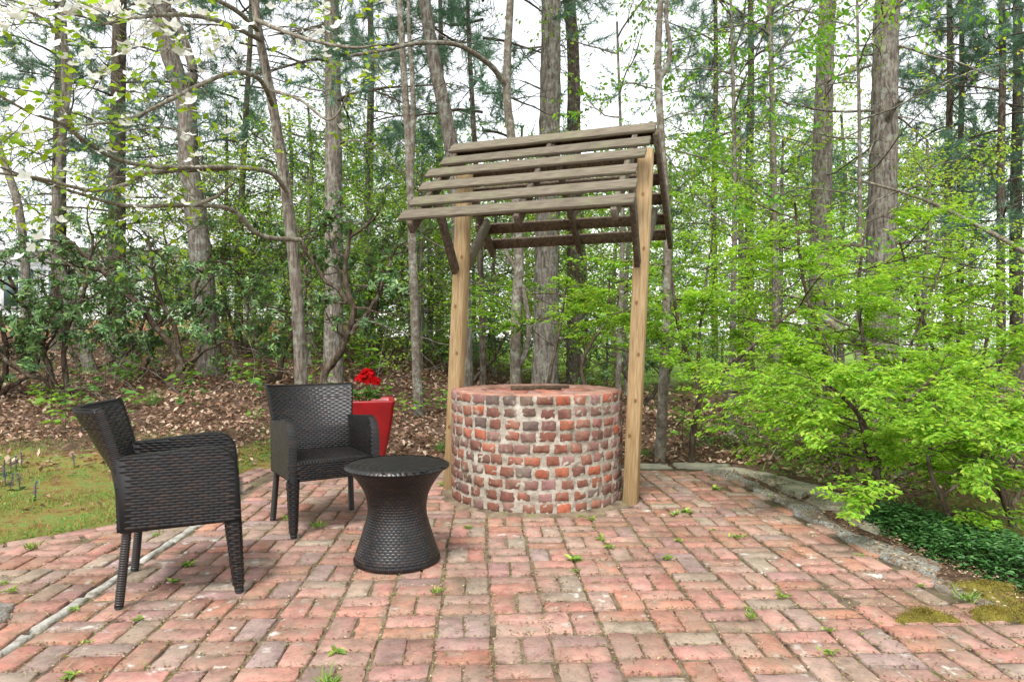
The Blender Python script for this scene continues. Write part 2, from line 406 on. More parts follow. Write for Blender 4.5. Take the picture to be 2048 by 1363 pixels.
for i in range(-24, 14):
    for j in range(3, 32):
        hz = (i + j) % 2 == 0
        for h in (-.25, .25):
            u = (i + .5 + (0 if hz else h)) * MOD + (.042 if i >= -8 else -.036); v_ = (j + .5 + (h if hz else 0)) * MOD
            x = u * c_ - v_ * s_; y = u * s_ + v_ * c_
            amp = .012 + .022 * float(smooth(.6, 1.8, x))
            x2 = x + amp * wav(x * 1.3, y * 1.2) + BR.normal(0, .0035); y2 = y + amp * wav(y * 1.1 + 4, x * 1.4) + BR.normal(0, .0035)
            rz = GR + (0 if hz else math.pi / 2) + BR.normal(0, .012) + amp * 1.2 * wav(x * 1.6 + 3, y * 1.4)
            z = .004 * wav(x * 2, y * 2) + BR.normal(0, .0025) + float(smooth(.9, 1.9, x)) * .008 * wav(x * 4, y * 4)
            wob = .009 + .018 * float(smooth(.8, 1.9, x))
            s = (x2, y2, z, rz + math.pi * BR.integers(2), BR.normal(0, wob), BR.normal(0, wob * .6), int(BR.integers(1000)))
            m_ = .06 if hz else .04
            if (x - WX) ** 2 + (y - WY) ** 2 < (WR + .07) ** 2: continue
            if i >= -8 and x < xr(y) - m_ * .6 + .055 and 1.45 < y < 6.38: sp.append(s); JOINTS.append((x2, y2, rz))
            elif i < -8 and -5.2 < x and 1.45 < y and x > xgrass(y) + .31 + .3 * float(smooth(4.4, 3.6, y)):
                wsp.append(s); JOINTS.append((x2, y2, rz))
lay(patio, sp)
# two rows of stretchers along the lawn edge
cy = np.linspace(6.65, 3.45, 400); cxs = xgrass(cy); ds = np.r_[0, np.cumsum(np.hypot(np.diff(cxs), np.diff(cy)))]
for row, off in ((0, .065), (1, .18)):
    for d in np.arange(.1 + row * .1, ds[-1] - .1, .229):
        x, y = np.interp(d, ds, cxs), np.interp(d, ds, cy)
        x1, y1 = np.interp(d + .05, ds, cxs), np.interp(d + .05, ds, cy); a = math.atan2(y1 - y, x1 - x)
        wsp.append((x - math.sin(a) * off, y + math.cos(a) * off, BR.normal(-.004, .003), a, BR.normal(0, .015), BR.normal(0, .01), int(BR.choice([1, 5, 6, 8, 10, 12]) + 14 * BR.integers(5))))
lay(walk, wsp, limit=260)

def slab(name, outline, z, thick, mat, parent=None, seed=0, jit=.006, dome=.006):
    r_ = np.random.default_rng(seed); o = np.asarray(outline, float)
    o2 = spline(np.vstack([o, o[:1]]), len(o) * 5)[:-1] if False else np.vstack([o[i] + (o[(i + 1) % len(o)] - o[i]) * f for i in range(len(o)) for f in (0, .25, .5, .75)])
    n = len(o2); o2 = o2 + r_.normal(0, jit, (n, 2)); c = o2.mean(0)
    inn = c + (o2 - c) * (1 - .02 / np.maximum(np.linalg.norm(o2 - c, axis=1, keepdims=True), .05))
    V = np.vstack([np.c_[o2, np.full(n, z - thick)], np.c_[o2, np.full(n, z - .012) + r_.normal(0, .002, n)], np.c_[inn, np.full(n, z) + r_.normal(0, .002, n)], [[*c, z + dome]]])
    k = np.arange(n); q = (k + 1) % n
    gg = Geo(); gg.add(V, np.vstack([np.c_[k, q, q + n, k + n], np.c_[k + n, q + n, q + 2 * n, k + 2 * n]])); gg.F.append(np.c_[k + 2 * n, q + 2 * n, np.full(n, 3 * n)])
    return part(name, gg, mat, parent)
# pale edging strip of thin stones on the left
strip = thing('edging_strip', 'line of thin pale stones set between the patio bricks and the walkway', 'edging')
y0 = 2.5
while y0 < 5.1:
    L_ = BR.uniform(.28, .5); y1 = y0 + L_ - .02
    w0 = BR.uniform(.02, .032)
    slab('stone', [(xl(y0) - w0 - .02, y0), (xl(y0) + w0 - .02, y0), (xl(y1) + w0 - .02, y1), (xl(y1) - w0 - .02, y1)], .006 + BR.normal(0, .003), .06, M['white_strip'], strip, int(y0 * 100), .004, .002)
    y0 += L_
# right kerb of rough concrete, flagstones outside it
kg = Geo(); yk = np.linspace(2.75, 6.35, 72); kr = np.random.default_rng(8)
prof = [(-.0, -.08), (.0, .008), (.025, .02), (.09, .017), (.17, .012), (.24, -.004), (.25, -.08)]
V = np.array([[xr(y) + .035 + .018 * math.sin(y * 9) + p[0] * (.8 + .3 * math.sin(y * 5.3)) + kr.normal(0, .008), y, p[1] + kr.normal(0, .006) - .07 * float(smooth(3.35, 2.8, y)) - .012 * (math.sin(y * 7.7) > .6)] for y in yk for p in prof])
m_ = len(prof); ii = np.arange(len(yk) - 1)[:, None] * m_; jj = np.arange(m_ - 1)[None]
kg.add(V, np.stack([ii + jj, ii + jj + 1, ii + m_ + jj + 1, ii + m_ + jj], -1).reshape(-1, 4))
tag(part('kerb', kg, M['conc'], smoothed=True), kind='structure')
flags = tag(sheet('flagstone_edge', [(2.1, 3.9), (2.52, 4.3), (2.56, 5.7), (2.1, 6.5), (1.2, 6.75), (.9, 6.4), (1.7, 6.3), (2.1, 5.6)], -.016, M['soil']), kind='structure')
for k, o in enumerate([[(2.24, 4.25), (2.5, 4.4), (2.53, 4.75), (2.25, 4.8)], [(2.22, 4.85), (2.55, 4.8), (2.55, 5.2), (2.3, 5.28), (2.2, 5.1)], [(2.2, 5.2), (2.3, 5.32), (2.56, 5.25), (2.5, 5.62), (2.18, 5.66)],
                       [(2.15, 5.7), (2.5, 5.68), (2.4, 6.0), (2.1, 6.12)], [(2.06, 6.15), (2.36, 6.06), (2.1, 6.45), (1.9, 6.42)], [(1.84, 6.44), (2.08, 6.5), (1.8, 6.66), (1.55, 6.62), (1.58, 6.46)],
                       [(1.2, 6.46), (1.52, 6.45), (1.5, 6.64), (1.18, 6.66)]]):
    slab('flagstone', o, .012 + .006 * (k % 3), .06, M['flag'], flags, k + 3, .01, .008)
tag(slab('concrete_slab', [(-2.32, 2.72), (-2.16, 2.75), (-2.17, 2.95), (-2.24, 3.08), (-2.4, 3.12), (-2.5, 2.8)], .016, .06, M['conc'], None, 77), 'weathered grey concrete slab beside the pale edging strip', 'slab')
MOSSF = []
# moss cushions along the broken end of the kerb
for k, (x, y, sx, sy) in enumerate([(2.28, 3.28, .2, .12), (2.33, 3.02, .14, .1), (2.1, 2.98, .12, .06), (1.78, 2.95, .15, .05), (2.38, 2.75, .14, .12)]):
    gg = Geo(); r_ = np.random.default_rng(k); nu, nv = 26, 7
    th = np.linspace(0, 2 * np.pi, nu, endpoint=False); V = []
    wob = 1 + .22 * np.sin(th * 3 + k) + .12 * np.sin(th * 7 + 2 * k)
    for q in range(nv):
        a = q / (nv - 1); V.append(np.c_[x + sx * wob * np.cos(th) * (1 - a), y + sy * wob * np.sin(th) * (1 - a), np.full(nu, -.02) + .055 * math.sin(a * 1.57) ** .6 + r_.normal(0, .004, nu)])
    V = np.vstack(V); ii = np.arange(nv - 1)[:, None] * nu; jj = np.arange(nu)[None]; kk = (jj + 1) % nu
    gg.add(V, np.stack([ii + jj, ii + kk, ii + nu + kk, ii + nu + jj], -1).reshape(-1, 4))
    mc = part('moss_cushion', gg, M['moss'], smoothed=True); gf = Geo(); MOSSF.append((mc, V[nu:]))
    tag(mc, ['long golden moss cushion below the dark ground cover', 'small moss cushion at the end of the concrete kerb', 'thin moss patch on crumbled bricks near the kerb end', 'flat moss strip in a joint between raised bricks', 'moss cushion on soil beside the broken paving edge'][k], 'moss')

# ------------------------------------------------------------------ brick well
WT = np.array([(.2, .075, .05), (.17, .07, .05), (.24, .09, .06), (.15, .065, .05), (.3, .09, .05), (.22, .11, .095), (.19, .085, .07), (.12, .065, .05), (.31, .09, .045), (.26, .14, .13), (.12, .085, .075), (.21, .08, .055), (.17, .09, .075), (.28, .1, .065)])
well = thing('brick_well', 'round well wall of weathered red header bricks in rough pale mortar', 'well', (WX, WY, 0))
g = Geo(); r_ = np.random.default_rng(4); nt, nz = 160, 40
th = np.linspace(0, 2 * np.pi, nt, endpoint=False); V = []
for q in range(nz):
    rr = WR - .005 + r_.normal(0, .004, nt); z = (WH - .01) * q / (nz - 1)
    V.append(np.c_[rr * np.cos(th), rr * np.sin(th), np.full(nt, z)])
ii = np.arange(nz - 1)[:, None] * nt; jj = np.arange(nt)[None]; kk = (jj + 1) % nt
g.add(np.vstack(V), np.stack([ii + jj, ii + kk, ii + nt + kk, ii + nt + jj], -1).reshape(-1, 4)); part('mortar_wall', g, M['mortar'], well, True)
g = Geo(); revolve(g, [(.76, -.02), (.73, .0), (.69, .01), (.655, .016)], 90); g.V[0] = g.V[0] + r_.normal(0, .004, g.V[0].shape); part('mortar_footing', g, M['bed'], well, True)
g = Geo(); revolve(g, [(WR - .02, WH - .03), (WR - .012, WH - .004), (.6, WH + .002), (.45, WH), (.43, WH - .01), (.425, WH - .3)], 110)
g.V[0] = g.V[0] + r_.normal(0, .0015, g.V[0].shape); part('rim', g, M['cap'], well, True)
g = Geo(); revolve(g, [(.43, WH - .13), (.001, WH - .13)], 40); part('fill', g, M['soil'], well)
NB, CH = 32, .0822
WV = []
WT = WT * 1.12
for k in range(64):
    V, F, C = brick_mesh(.103 * BR.uniform(.82, 1.06), .062 * BR.uniform(.86, 1.08), .07, BR, WT[k % 14 if k % 14 != 8 or k < 20 else 2] * BR.uniform(.85, 1.1), .0024, .0035, 4, 3)
    V = V + BR.normal(0, .0012, V.shape); gg = Geo(); gg.V = [V]; gg.C = [C]; gg.n = len(V); gg.F = F; WV.append((gg, gg.mesh('brick', M['wbrick'])))
back = Geo()
for row in range(10):
    off = BR.uniform(0, .5) if row % 2 else .5 + BR.uniform(-.15, .15)
    for k in range(NB):
        a = (k + off + BR.normal(0, .04)) / NB * 2 * math.pi
        z = .045 + row * CH + BR.normal(0, .003); rr = WR + BR.uniform(-.003, .006)
        if row == 9: z = WH - .036
        Mx = Matrix.Rotation(a, 3, 'Z') @ Matrix(((0, 0, 1), (1, 0, 0), (0, 1, 0))) @ Matrix.Rotation(BR.normal(0, .03), 3, 'Z')
        v = int(BR.integers(64)); front = math.sin(a) < .28
        if front:
            o = link('brick', WV[v][1], well); o.matrix_local = Matrix.Translation((rr * math.cos(a), rr * math.sin(a), z)) @ Mx.to_4x4()
        else:
            gg = WV[v][0]; f0 = back.n
            back.V.append(gg.V[0] @ np.array(Mx).T + np.array([rr * math.cos(a), rr * math.sin(a), z])); back.C.append(gg.C[0]); back.F += [f + f0 for f in gg.F]; back.n += gg.n
tag(part('rear_brick', back, M['wbrick'], well), kind='stuff')
# loose bricks and old boards laid inside the rim
CVv = variants(10, .2, .095, .05, WT[[0, 2, 5, 6, 9, 11, 12]] * 1.35, M['wbrick'], jit=.003)
for k in range(26):
    a = k / 26 * 2 * math.pi; rr = .3 if k % 2 else .32
    if k in (4, 11, 12, 19, 23): continue
    link('cap_brick', CVv[k % 10][1], well, (rr * math.cos(a), rr * math.sin(a), WH - .012 + BR.normal(0, .006)), (BR.normal(0, .04), BR.normal(0, .05), a + BR.normal(0, .08)))
for k in range(9):
    a = k / 9 * 6.28 + .3; link('cap_brick', CVv[(k + 3) % 10][1], well, (.13 * math.cos(a), .13 * math.sin(a), WH - .014 + BR.normal(0, .006)), (0, BR.normal(0, .05), a + BR.normal(0, .3)))
g = Geo(); beam(g, (-.2, .03, WH + .004), (.26, .1, WH + .008), .05, .03, c3=(.8, .7, .6)); part('cross_bar', g, M['brown'], well)

# ------------------------------------------------------------------ slatted canopy over the well
UA = R(-20.6); U = np.array([math.cos(UA), math.sin(UA), 0]); N = np.array([math.sin(UA), -math.cos(UA), 0])   # N: towards the camera
can = thing('well_canopy', 'slatted gable roof of grey boards on two new pine posts over the well', 'canopy', (WX, WY - .02, 0))
LEAN = .115
def cp(u, n_, z, lean=True):
    return U * u + N * n_ + np.array([LEAN * min(z, 2.6) / 2.6 if lean else LEAN, 0, z])
RZ, RUN, EZ = 2.80, .78, 2.09
def roofp(u, v, side, dz=0):
    """v: distance down the slope as a fraction of the run; side +1 front, -1 rear"""
    sl = (RZ - EZ) / RUN; nz_ = np.array([0, 0, 1]) + N * side * sl; nz_ = nz_ / np.linalg.norm(nz_)
    return cp(u, side * RUN * v, RZ - (RZ - EZ) * v, False) + nz_ * dz
for s in (-1, 1):
    g = Geo(); a, b_ = cp(s * .735, 0, -.02), cp(s * .735, 0, 2.62)
    d = nrm(b_ - a); side = nrm(U - d * (U @ d)); w = .104
    L_ = np.linalg.norm(b_ - a)
    box(g, (0, 0, L_ / 2), (w, w, L_), (1, 1, 1), None, .005)
    o = part('post', g, M['post'], can)
    Mx = Matrix((side, np.cross(d, side), d)).transposed().to_4x4(); o.matrix_local = Matrix.Translation(a) @ Mx
for s in (1, -1):
    slope = nrm(roofp(0, 1, s) - roofp(0, 0, s)); rn = nrm(np.cross(U, slope)); rn = rn if rn[2] > 0 else -rn
    for k, u in enumerate((-.735, 0, .735)):
        g = Geo(); u2 = u - (.074 if u else 0) + (.02 if s < 0 and not u else 0) + (.15 if s < 0 and u > 0 else 0)
        a = roofp(u2, .02, s, -.06); b_ = roofp(u2, 1.06, s, -.06)
        L_ = np.linalg.norm(b_ - a); box(g, (L_ / 2, 0, 0), (L_, .038, .086), BR.uniform(.8, 1.15) * np.ones(3), None, .003)
        o = part('rafter', g, M['brown'] if s < 0 or u < .1 else M['grey'], can)
        Mx = Matrix((slope, np.cross(rn, slope), rn)).transposed().to_4x4(); o.matrix_local = Matrix.Translation(a) @ Mx
    vsl = [.03, .235, .4, .6, .8, .975] if s > 0 else [.05, .27, .45, .63, .82, .985]
    for k, v in enumerate(vsl):
        u0, u1 = -.88 + BR.normal(0, .012) - .03 * k / 5, .8 + BR.normal(0, .012) - .02 * k / 5
        g = Geo(); L_ = u1 - u0
        box(g, (0, 0, 0), (L_, .108 if k else .118, .026), BR.uniform(.85, 1.15) * np.array([1, .99, .97]), None, .003)
        o = part('board', g, M['grey'] if s > 0 else M['brown'], can)
        c0 = roofp((u0 + u1) / 2, v, s, -.004); dU = nrm(roofp(u1, v + BR.normal(0, .006), s) - roofp(u0, v, s))
        dn = nrm(rn - dU * (rn @ dU)); Mx = Matrix((dU, np.cross(dn, dU), dn)).transposed().to_4x4()
        o.matrix_local = Matrix.Translation(c0) @ Mx
        for u in (-.66, 0, .66):                                    # nail heads
            for q in (-.02, .02):
                g = Geo(); pp = u - (u0 + u1) / 2
                tube(g, [(pp, q, .0105), (pp, q, .0125)], .0035, 6, (.1, .1, .1)); part('nail', g, M['wick'], o)
    for k, u in enumerate((-.735, .735)):
        g = Geo(); uo = u - .012
        a = cp(uo, s * .075, 1.76); b_ = roofp(uo + .0, .7, s, -.07)
        L_ = np.linalg.norm(b_ - a); d = nrm(b_ - a); sd_ = nrm(U - d * (U @ d))
        box(g, (0, 0, L_ / 2), (.038, .088, L_), BR.uniform(.8, 1.1) * np.ones(3), None, .003)
        o = part('brace', g, M['brown'] if s > 0 else M['grey'], can); Mx = Matrix((sd_, np.cross(d, sd_), d)).transposed().to_4x4()
        o.matrix_local = Matrix.Translation(a) @ Mx
g = Geo(); a, b_ = roofp(-.86, 0, 1, -.075), roofp(.78, 0, 1, -.075); beam(g, a - (0, 0, .03), b_ - (0, 0, .03), .036, .085, c3=(.85, .8, .75)); part('ridge_beam', g, M['brown'], can)
g = Geo(); hk = roofp(.34, .93, -1, -.05); tube(g, [hk, hk - (0, 0, .03), hk - (0, 0, .05) + U * .012, hk - (0, 0, .065), hk - (0, 0, .055) - U * .015], .004, 6, (.05, .04, .04)); part('hook', g, M['wick'], can)

# ------------------------------------------------------------------ wicker
def strands(g, pos, nor, du, dv, ln, wd, h, rg):
    """little arched floats: pos centre, du along, dv across, nor outwards; all (n,3)"""
    n = len(pos)
    if n == 0: return
    tone = rg.uniform(.5, 1.5, (n, 1)); base = np.array([.0065, .006, .0068]); br = np.array([.015, .0085, .006])
    col = np.where(rg.random((n, 1)) < .3, br, base) * tone
    A = [(-.5, .02), (-.25, .8), (.25, .8), (.5, .02)]; Vs = []
    for (a, hh) in A:
        wv = wd * (.55 if abs(a) > .4 else .96)
        for q, hq in ((-.5, .15), (0, 1), (.5, .15)):
            Vs.append(pos + du * (a * ln) + dv * (q * wv) + nor * (h * hh * hq + .0004))
    V = np.stack(Vs, 1)                         # n,12,3
    f = np.array([[r * 3 + c, r * 3 + c + 1, (r + 1) * 3 + c + 1, (r + 1) * 3 + c] for r in range(3) for c in range(2)])
    F = (f[None] + np.arange(n)[:, None, None] * 12).reshape(-1, 4)
    g.add(V.reshape(-1, 3), F, np.repeat(col, 12, 0))
def weave(g, S, ul, vl, rg, pu=.046, pv=.0135, mask=None, flip=1):
    """S(u,v) -> points (n,3), u in 0..ul, v in 0..vl (metres along the surface)"""
    pts = []
    for k in range(int(vl / pv)):
        v = (k + .5) * pv; us = np.arange((k % 2) * pu / 2 - pu * .1, ul + pu * .2, pu)
        pts += [(u, v) for u in us if .004 < u < ul - .004]
    pts = np.array(pts)
    if mask is not None: pts = pts[mask(pts[:, 0], pts[:, 1]) & mask(pts[:, 0] - pu * .36, pts[:, 1]) & mask(pts[:, 0] + pu * .36, pts[:, 1])]
    e = .004; v = pts[:, 1]; lo_, hi_ = np.maximum(pts[:, 0] - pu * .49, .002), np.minimum(pts[:, 0] + pu * .49, ul - .002)
    u = (lo_ + hi_) / 2; p = S(u, v)
    du = nrm(S(u + e, v) - S(u - e, v)); dv = nrm(S(u, v + e) - S(u, v - e)); no = nrm(np.cross(du, dv)) * flip
    strands(g, p, no, du, dv, (hi_ - lo_)[:, None], pv * 1.02, .0042, rg)
def band(g, path, outw, width_dir, w, rg, pitch=.009):
    """wrapped edge: short half-round strands lying across an edge path"""
    path = np.asarray(path); d = np.r_[0, np.cumsum(np.linalg.norm(np.diff(path, axis=0), axis=1))]
    s = np.arange(pitch / 2, d[-1], pitch); p = np.stack([np.interp(s, d, path[:, k]) for k in range(3)], 1)
    o = np.stack([np.interp(s, d, outw[:, k]) for k in range(3)], 1); o = nrm(o)
    wdv = np.broadcast_to(np.asarray(width_dir, float), p.shape) if np.ndim(width_dir) == 1 else np.stack([np.interp(s, d, width_dir[:, k]) for k in range(3)], 1)
    al = nrm(np.cross(o, wdv)); strands(g, p, o, wdv, al, w, pitch * 1.05, .004, rg)

def extrude_panel(g, outline, th, axis_y):
    """closed outline in (x,z), slab thickness th centred at y=axis_y"""
    o = np.asarray(outline, float); n = len(o)
    V = np.vstack([np.c_[o[:, 0], np.full(n, axis_y - th / 2), o[:, 1]], np.c_[o[:, 0], np.full(n, axis_y + th / 2), o[:, 1]]])
    g.add(V, [list(range(n)), list(range(2 * n - 1, n - 1, -1))] + [[i, i + n, (i + 1) % n + n, (i + 1) % n] for i in range(n)])
def inside(o, x, z):
    o = np.asarray(o); r = np.zeros(len(x), bool); j = len(o) - 1
    for i in range(len(o)):
        c = ((o[i, 1] > z) != (o[j, 1] > z)) & (x < (o[j, 0] - o[i, 0]) * (z - o[i, 1]) / (o[j, 1] - o[i, 1] + 1e-12) + o[i, 0]); r ^= c; j = i
    return r
def make_chair(label):
    rg = np.random.default_rng(21)
    ch = thing('wicker_armchair', label, 'chair')
    # side panels with rolled arm fronts
    ctrl = np.array([(-.262, .672), (-.1, .684), (.08, .7), (.14, .701), (.195, .682), (.232, .63), (.246, .55), (.256, .345)])
    top = np.vstack([spline(ctrl[:3], 8)[:-1], spline(ctrl[2:7], 18)[:-1], spline(ctrl[6:], 4)])
    outl = np.vstack([top, [(-.245, .335), (-.262, .672)]])[:-1]
    shrink = outl.mean(0) + (outl - outl.mean(0)) * .965
    for s in (-1, 1):
        yc = s * .265; g = Geo(); extrude_panel(g, outl, .04, yc); pb = part('side_panel', g, M['wickb'], ch)
        g = Geo()
        for f in (-1, 1):
            weave(g, lambda u, v: np.c_[u - .27, np.full(len(u), yc + f * .0202), v + .335], .54, .38, rg, mask=lambda u, v: inside(shrink, u - .27, v + .335), flip=-f)
        path = np.c_[top[:, 0], np.full(len(top), yc), top[:, 1]]; tg = nrm(np.gradient(path, axis=0)); ow = np.c_[-tg[:, 2], np.zeros(len(tg)), tg[:, 0]]
        band(g, path + ow * .001, ow, np.array([0, 1., 0]), .05, rg); part('weave', g, M['wick'], pb, True)
    # curved back shell
    zb, zt = .335, .895
    lean = lambda z: np.interp(z, [.335, .5, .6, .68, .8, .895], [.245, .247, .252, .264, .296, .327])
    sag = lambda z: np.interp(z, [.335, .5, .6, .68, .8, .895], [.0, .02, .045, .085, .118, .135])
    hw = lambda z: np.interp(z, [.335, .6, .68, .895], [.268, .27, .275, .302])
    def SB(off):
        def f(u, v):
            z = zb + v; s = (u - .3) / .3; tz = z - .012 * (1 - s * s) * (z > .8)
            return np.c_[-(lean(z) + sag(z) * (1 - s ** 2)) + off, s * hw(z), tz]
        return f
    g = Geo(); nu, nv = 25, 29; uu, vv = np.meshgrid(np.linspace(0, .6, nu), np.linspace(0, zt - zb, nv))
    A = SB(.012)(uu.ravel(), vv.ravel()); B_ = SB(-.016)(uu.ravel(), vv.ravel())
    ii = np.arange(nv - 1)[:, None] * nu; jj = np.arange(nu - 1)[None]; Q = np.stack([ii + jj, ii + jj + 1, ii + nu + jj + 1, ii + nu + jj], -1).reshape(-1, 4)
    g.add(np.vstack([A, B_]), np.vstack([Q, Q[:, ::-1] + nu * nv])); e = nu * nv
    rim = list(range(0, nu)) + [k * nu + nu - 1 for k in range(1, nv)] + [nu * (nv - 1) + k for k in range(nu - 2, -1, -1)] + [k * nu for k in range(nv - 2, 0, -1)]
    g.F.append(np.array([[rim[k], rim[k - 1], rim[k - 1] + e, rim[k] + e] for k in range(len(rim))]))
    bk = part('backrest', g, M['wickb'], ch, True)
    g = Geo(); weave(g, SB(.0125), .6, zt - zb - .012, rg, flip=1, mask=lambda u, v: v > .11); weave(g, SB(-.0165), .6, zt - zb - .012, rg, flip=-1)
    rimu = np.r_[np.full(26, .0), np.linspace(0, .6, 26)[1:-1], np.full(26, .6)]; rimv = np.r_[np.linspace(.2, zt - zb, 26), np.full(24, zt - zb), np.linspace(zt - zb, .2, 26)]
    path = SB(-.002)(rimu, rimv); cen = path.mean(0); tg = nrm(np.gradient(path, axis=0)); wdv = np.tile([1., 0, 0], (len(path), 1)); wdv = nrm(wdv - tg * (wdv * tg).sum(1, keepdims=True))
    ow = nrm(np.cross(tg, wdv)); ow *= np.sign(((path - (cen - (0, 0, .1))) * ow).sum(1, keepdims=True))
    band(g, path + ow * .001, ow, wdv, .038, rg); part('weave', g, M['wick'], bk, True)
    # seat
    g = Geo(); box(g, (0, 0, .445), (.5, .488, .02)); st = part('seat', g, M['wickb'], ch)
    g = Geo(); ys_ = np.arange(-.236, .237, .0095)
    for k in range(10):
        xs = -.24 + (k + .5) * .05
        pos = np.c_[np.full(len(ys_), xs) + np.where(np.arange(len(ys_)) % 2, .012, -.012), ys_, np.full(len(ys_), .4553)]
        strands(g, pos, np.tile([0, 0, 1.], (len(ys_), 1)), np.tile([1., 0, 0], (len(ys_), 1)), np.tile([0, 1., 0], (len(ys_), 1)), .054, .0095, .003, rg)
    part('weave', g, M['wick'], st, True)
    g = Geo(); box(g, (.236, 0, .395), (.03, .488, .115)); ap = part('front_apron', g, M['wickb'], ch)
    g = Geo(); weave(g, lambda u, v: np.c_[np.full(len(u), .2515), u - .243, v + .338], .486, .115, rg)
    band(g, np.array([[.238, -.24, .4545], [.238, .24, .4545]]), np.tile([.5, 0, 1.], (2, 1)), np.array([.894, 0, -.447]), .036, rg); part('weave', g, M['wick'], ap, True)
    # legs
    for s in (-1, 1):
        g = Geo(); zz = np.linspace(.345, .012, 24); rr = np.interp(zz, [.012, .345], [.021, .037])
        pts = np.c_[.222 + .028 * (.345 - zz) / .345, np.full(24, s * .258) + s * .008 * (.345 - zz), zz]; tube(g, pts, rr, 14); lg = part('leg', g, M['wickb'], ch, True)
        g = Geo()
        def LS(u, v):
            z = .34 - v; r_ = np.interp(z, [.012, .345], [.0212, .0372]); a = u / .18 * 2 * np.pi
            return np.c_[.222 + .028 * (.345 - z) / .345 + r_ * np.cos(a), s * .258 + s * .008 * (.345 - z) + r_ * np.sin(a), z]
        weave(g, LS, .185, .32, rg, pu=.036, pv=.0135, flip=-1); part('weave', g, M['wick'], lg, True)
        g = Geo(); tube(g, [(.25, s * .2607, .014), (.25, s * .2607, 0)], .02, 12); part('foot_cap', g, M['wickb'], lg)
        g = Geo(); zs_ = np.arange(.345, .014, -.0027); rb = .0165 + .0035 * np.abs(np.sin(np.arange(len(zs_)) * np.pi / 4))
        pts = np.c_[-.222 - .03 * (.345 - zs_) / .345, np.full(len(zs_), s * .25) + s * .02 * (.345 - zs_) / .345, zs_]
        tn = .55 + .5 * np.abs(np.sin(np.arange(len(zs_)) * np.pi / 4)); tube(g, pts, rb * 1.06, 12, (np.repeat(tn, 12)[:, None] * np.array([.02, .015, .013]))); lg = part('leg', g, M['wick'], ch, True)
        g = Geo(); tube(g, [(-.252, s * .27, .016), (-.252, s * .27, 0)], .019, 12); part('foot_cap', g, M['wickb'], lg)
    return ch
ca = make_chair('dark wicker armchair astride the pale edging strip, its curved back toward the lawn')
ca.location = (-1.634, 3.41, .003); ca.rotation_euler = (0, 0, math.atan2(.38, .925))
cb = copy_tree(ca); cb['label'] = 'dark wicker armchair in front of the red planter, facing the round side table'
cb.location = (-1.237, 4.495, .003); cb.rotation_euler = (0, 0, math.atan2(-.85, .53))
for c in (ca, cb): c['group'] = 'pair of wicker armchairs'

tb = thing('wicker_side_table', 'hourglass shaped dark wicker side table with round ribbed top', 'table', (-.63, 3.745, .003))
prof = spline(np.array([(.226, .012), (.222, .045), (.19, .14), (.158, .26), (.168, .36), (.21, .44), (.258, .5)]), 40)
g = Geo(); revolve(g, np.vstack([[(.0, .006), (.2, .004)], prof, [(.27, .505)]]), 72); bd_ = part('body', g, M['wickb'], tb, True)
g = Geo(); dpr = np.r_[0, np.cumsum(np.linalg.norm(np.diff(prof, axis=0), axis=1))]; rg = np.random.default_rng(2)
n_, pv_ = 40, .0142
for k in range(int(dpr[-1] / pv_)):
    s_l = (k + .5) * pv_; r0, z0 = np.interp(s_l, dpr, prof[:, 0]), np.interp(s_l, dpr, prof[:, 1]); r1, z1 = np.interp(s_l + .004, dpr, prof[:, 0]), np.interp(s_l + .004, dpr, prof[:, 1])
    a = (np.arange(n_) + .5 * (k % 2)) / n_ * 2 * np.pi; ca_, sa_ = np.cos(a), np.sin(a)
    dv = nrm(np.array([r1 - r0, z1 - z0])); du = np.c_[-sa_, ca_, 0 * a]; DV = np.c_[dv[0] * ca_, dv[0] * sa_, np.full(n_, dv[1])]
    NO = nrm(np.cross(du, DV)); strands(g, np.c_[r0 * ca_, r0 * sa_, np.full(n_, z0)], NO, du, DV, 2 * np.pi * r0 / n_ * .99, pv_ * 1.02, .0042, rg)
a = np.linspace(0, 2 * np.pi, 181); path = np.c_[.231 * np.cos(a), .231 * np.sin(a), np.full(181, .012)]
band(g, path, np.c_[np.cos(a), np.sin(a), 0 * a], np.array([0, 0, 1.]), .024, rg, .011); part('weave', g, M['wick'], bd_, True)
g = Geo(); revolve(g, [(.001, .524), (.27, .524), (.281, .518), (.283, .508), (.27, .502)], 72); tp = part('table_top', g, M['wickb'], tb, True)
g = Geo()
for v in np.arange(-.262, .263, .0105):
    hwid = math.sqrt(max(.266 ** 2 - v * v, 0)); us = np.arange(-hwid, hwid, .045)
    pos = np.c_[us + .02, np.full(len(us), v), np.full(len(us), .5242)]; ang = R(-35)
    Rz = np.array([[math.cos(ang), -math.sin(ang), 0], [math.sin(ang), math.cos(ang), 0], [0, 0, 1]])
    strands(g, pos @ Rz.T, np.tile([0, 0, 1.], (len(us), 1)), np.tile(Rz[:, 0], (len(us), 1)), np.tile(Rz[:, 1], (len(us), 1)), .047, .0098, .003, rg)
path = np.c_[.276 * np.cos(a), .276 * np.sin(a), np.full(181, .52)]; band(g, path, np.c_[np.cos(a), np.sin(a), 1 + 0 * a], np.c_[np.cos(a), np.sin(a), -1 + 0 * a] / 1.414, .026, rg, .024)
part('weave', g, M['wick'], tp, True)
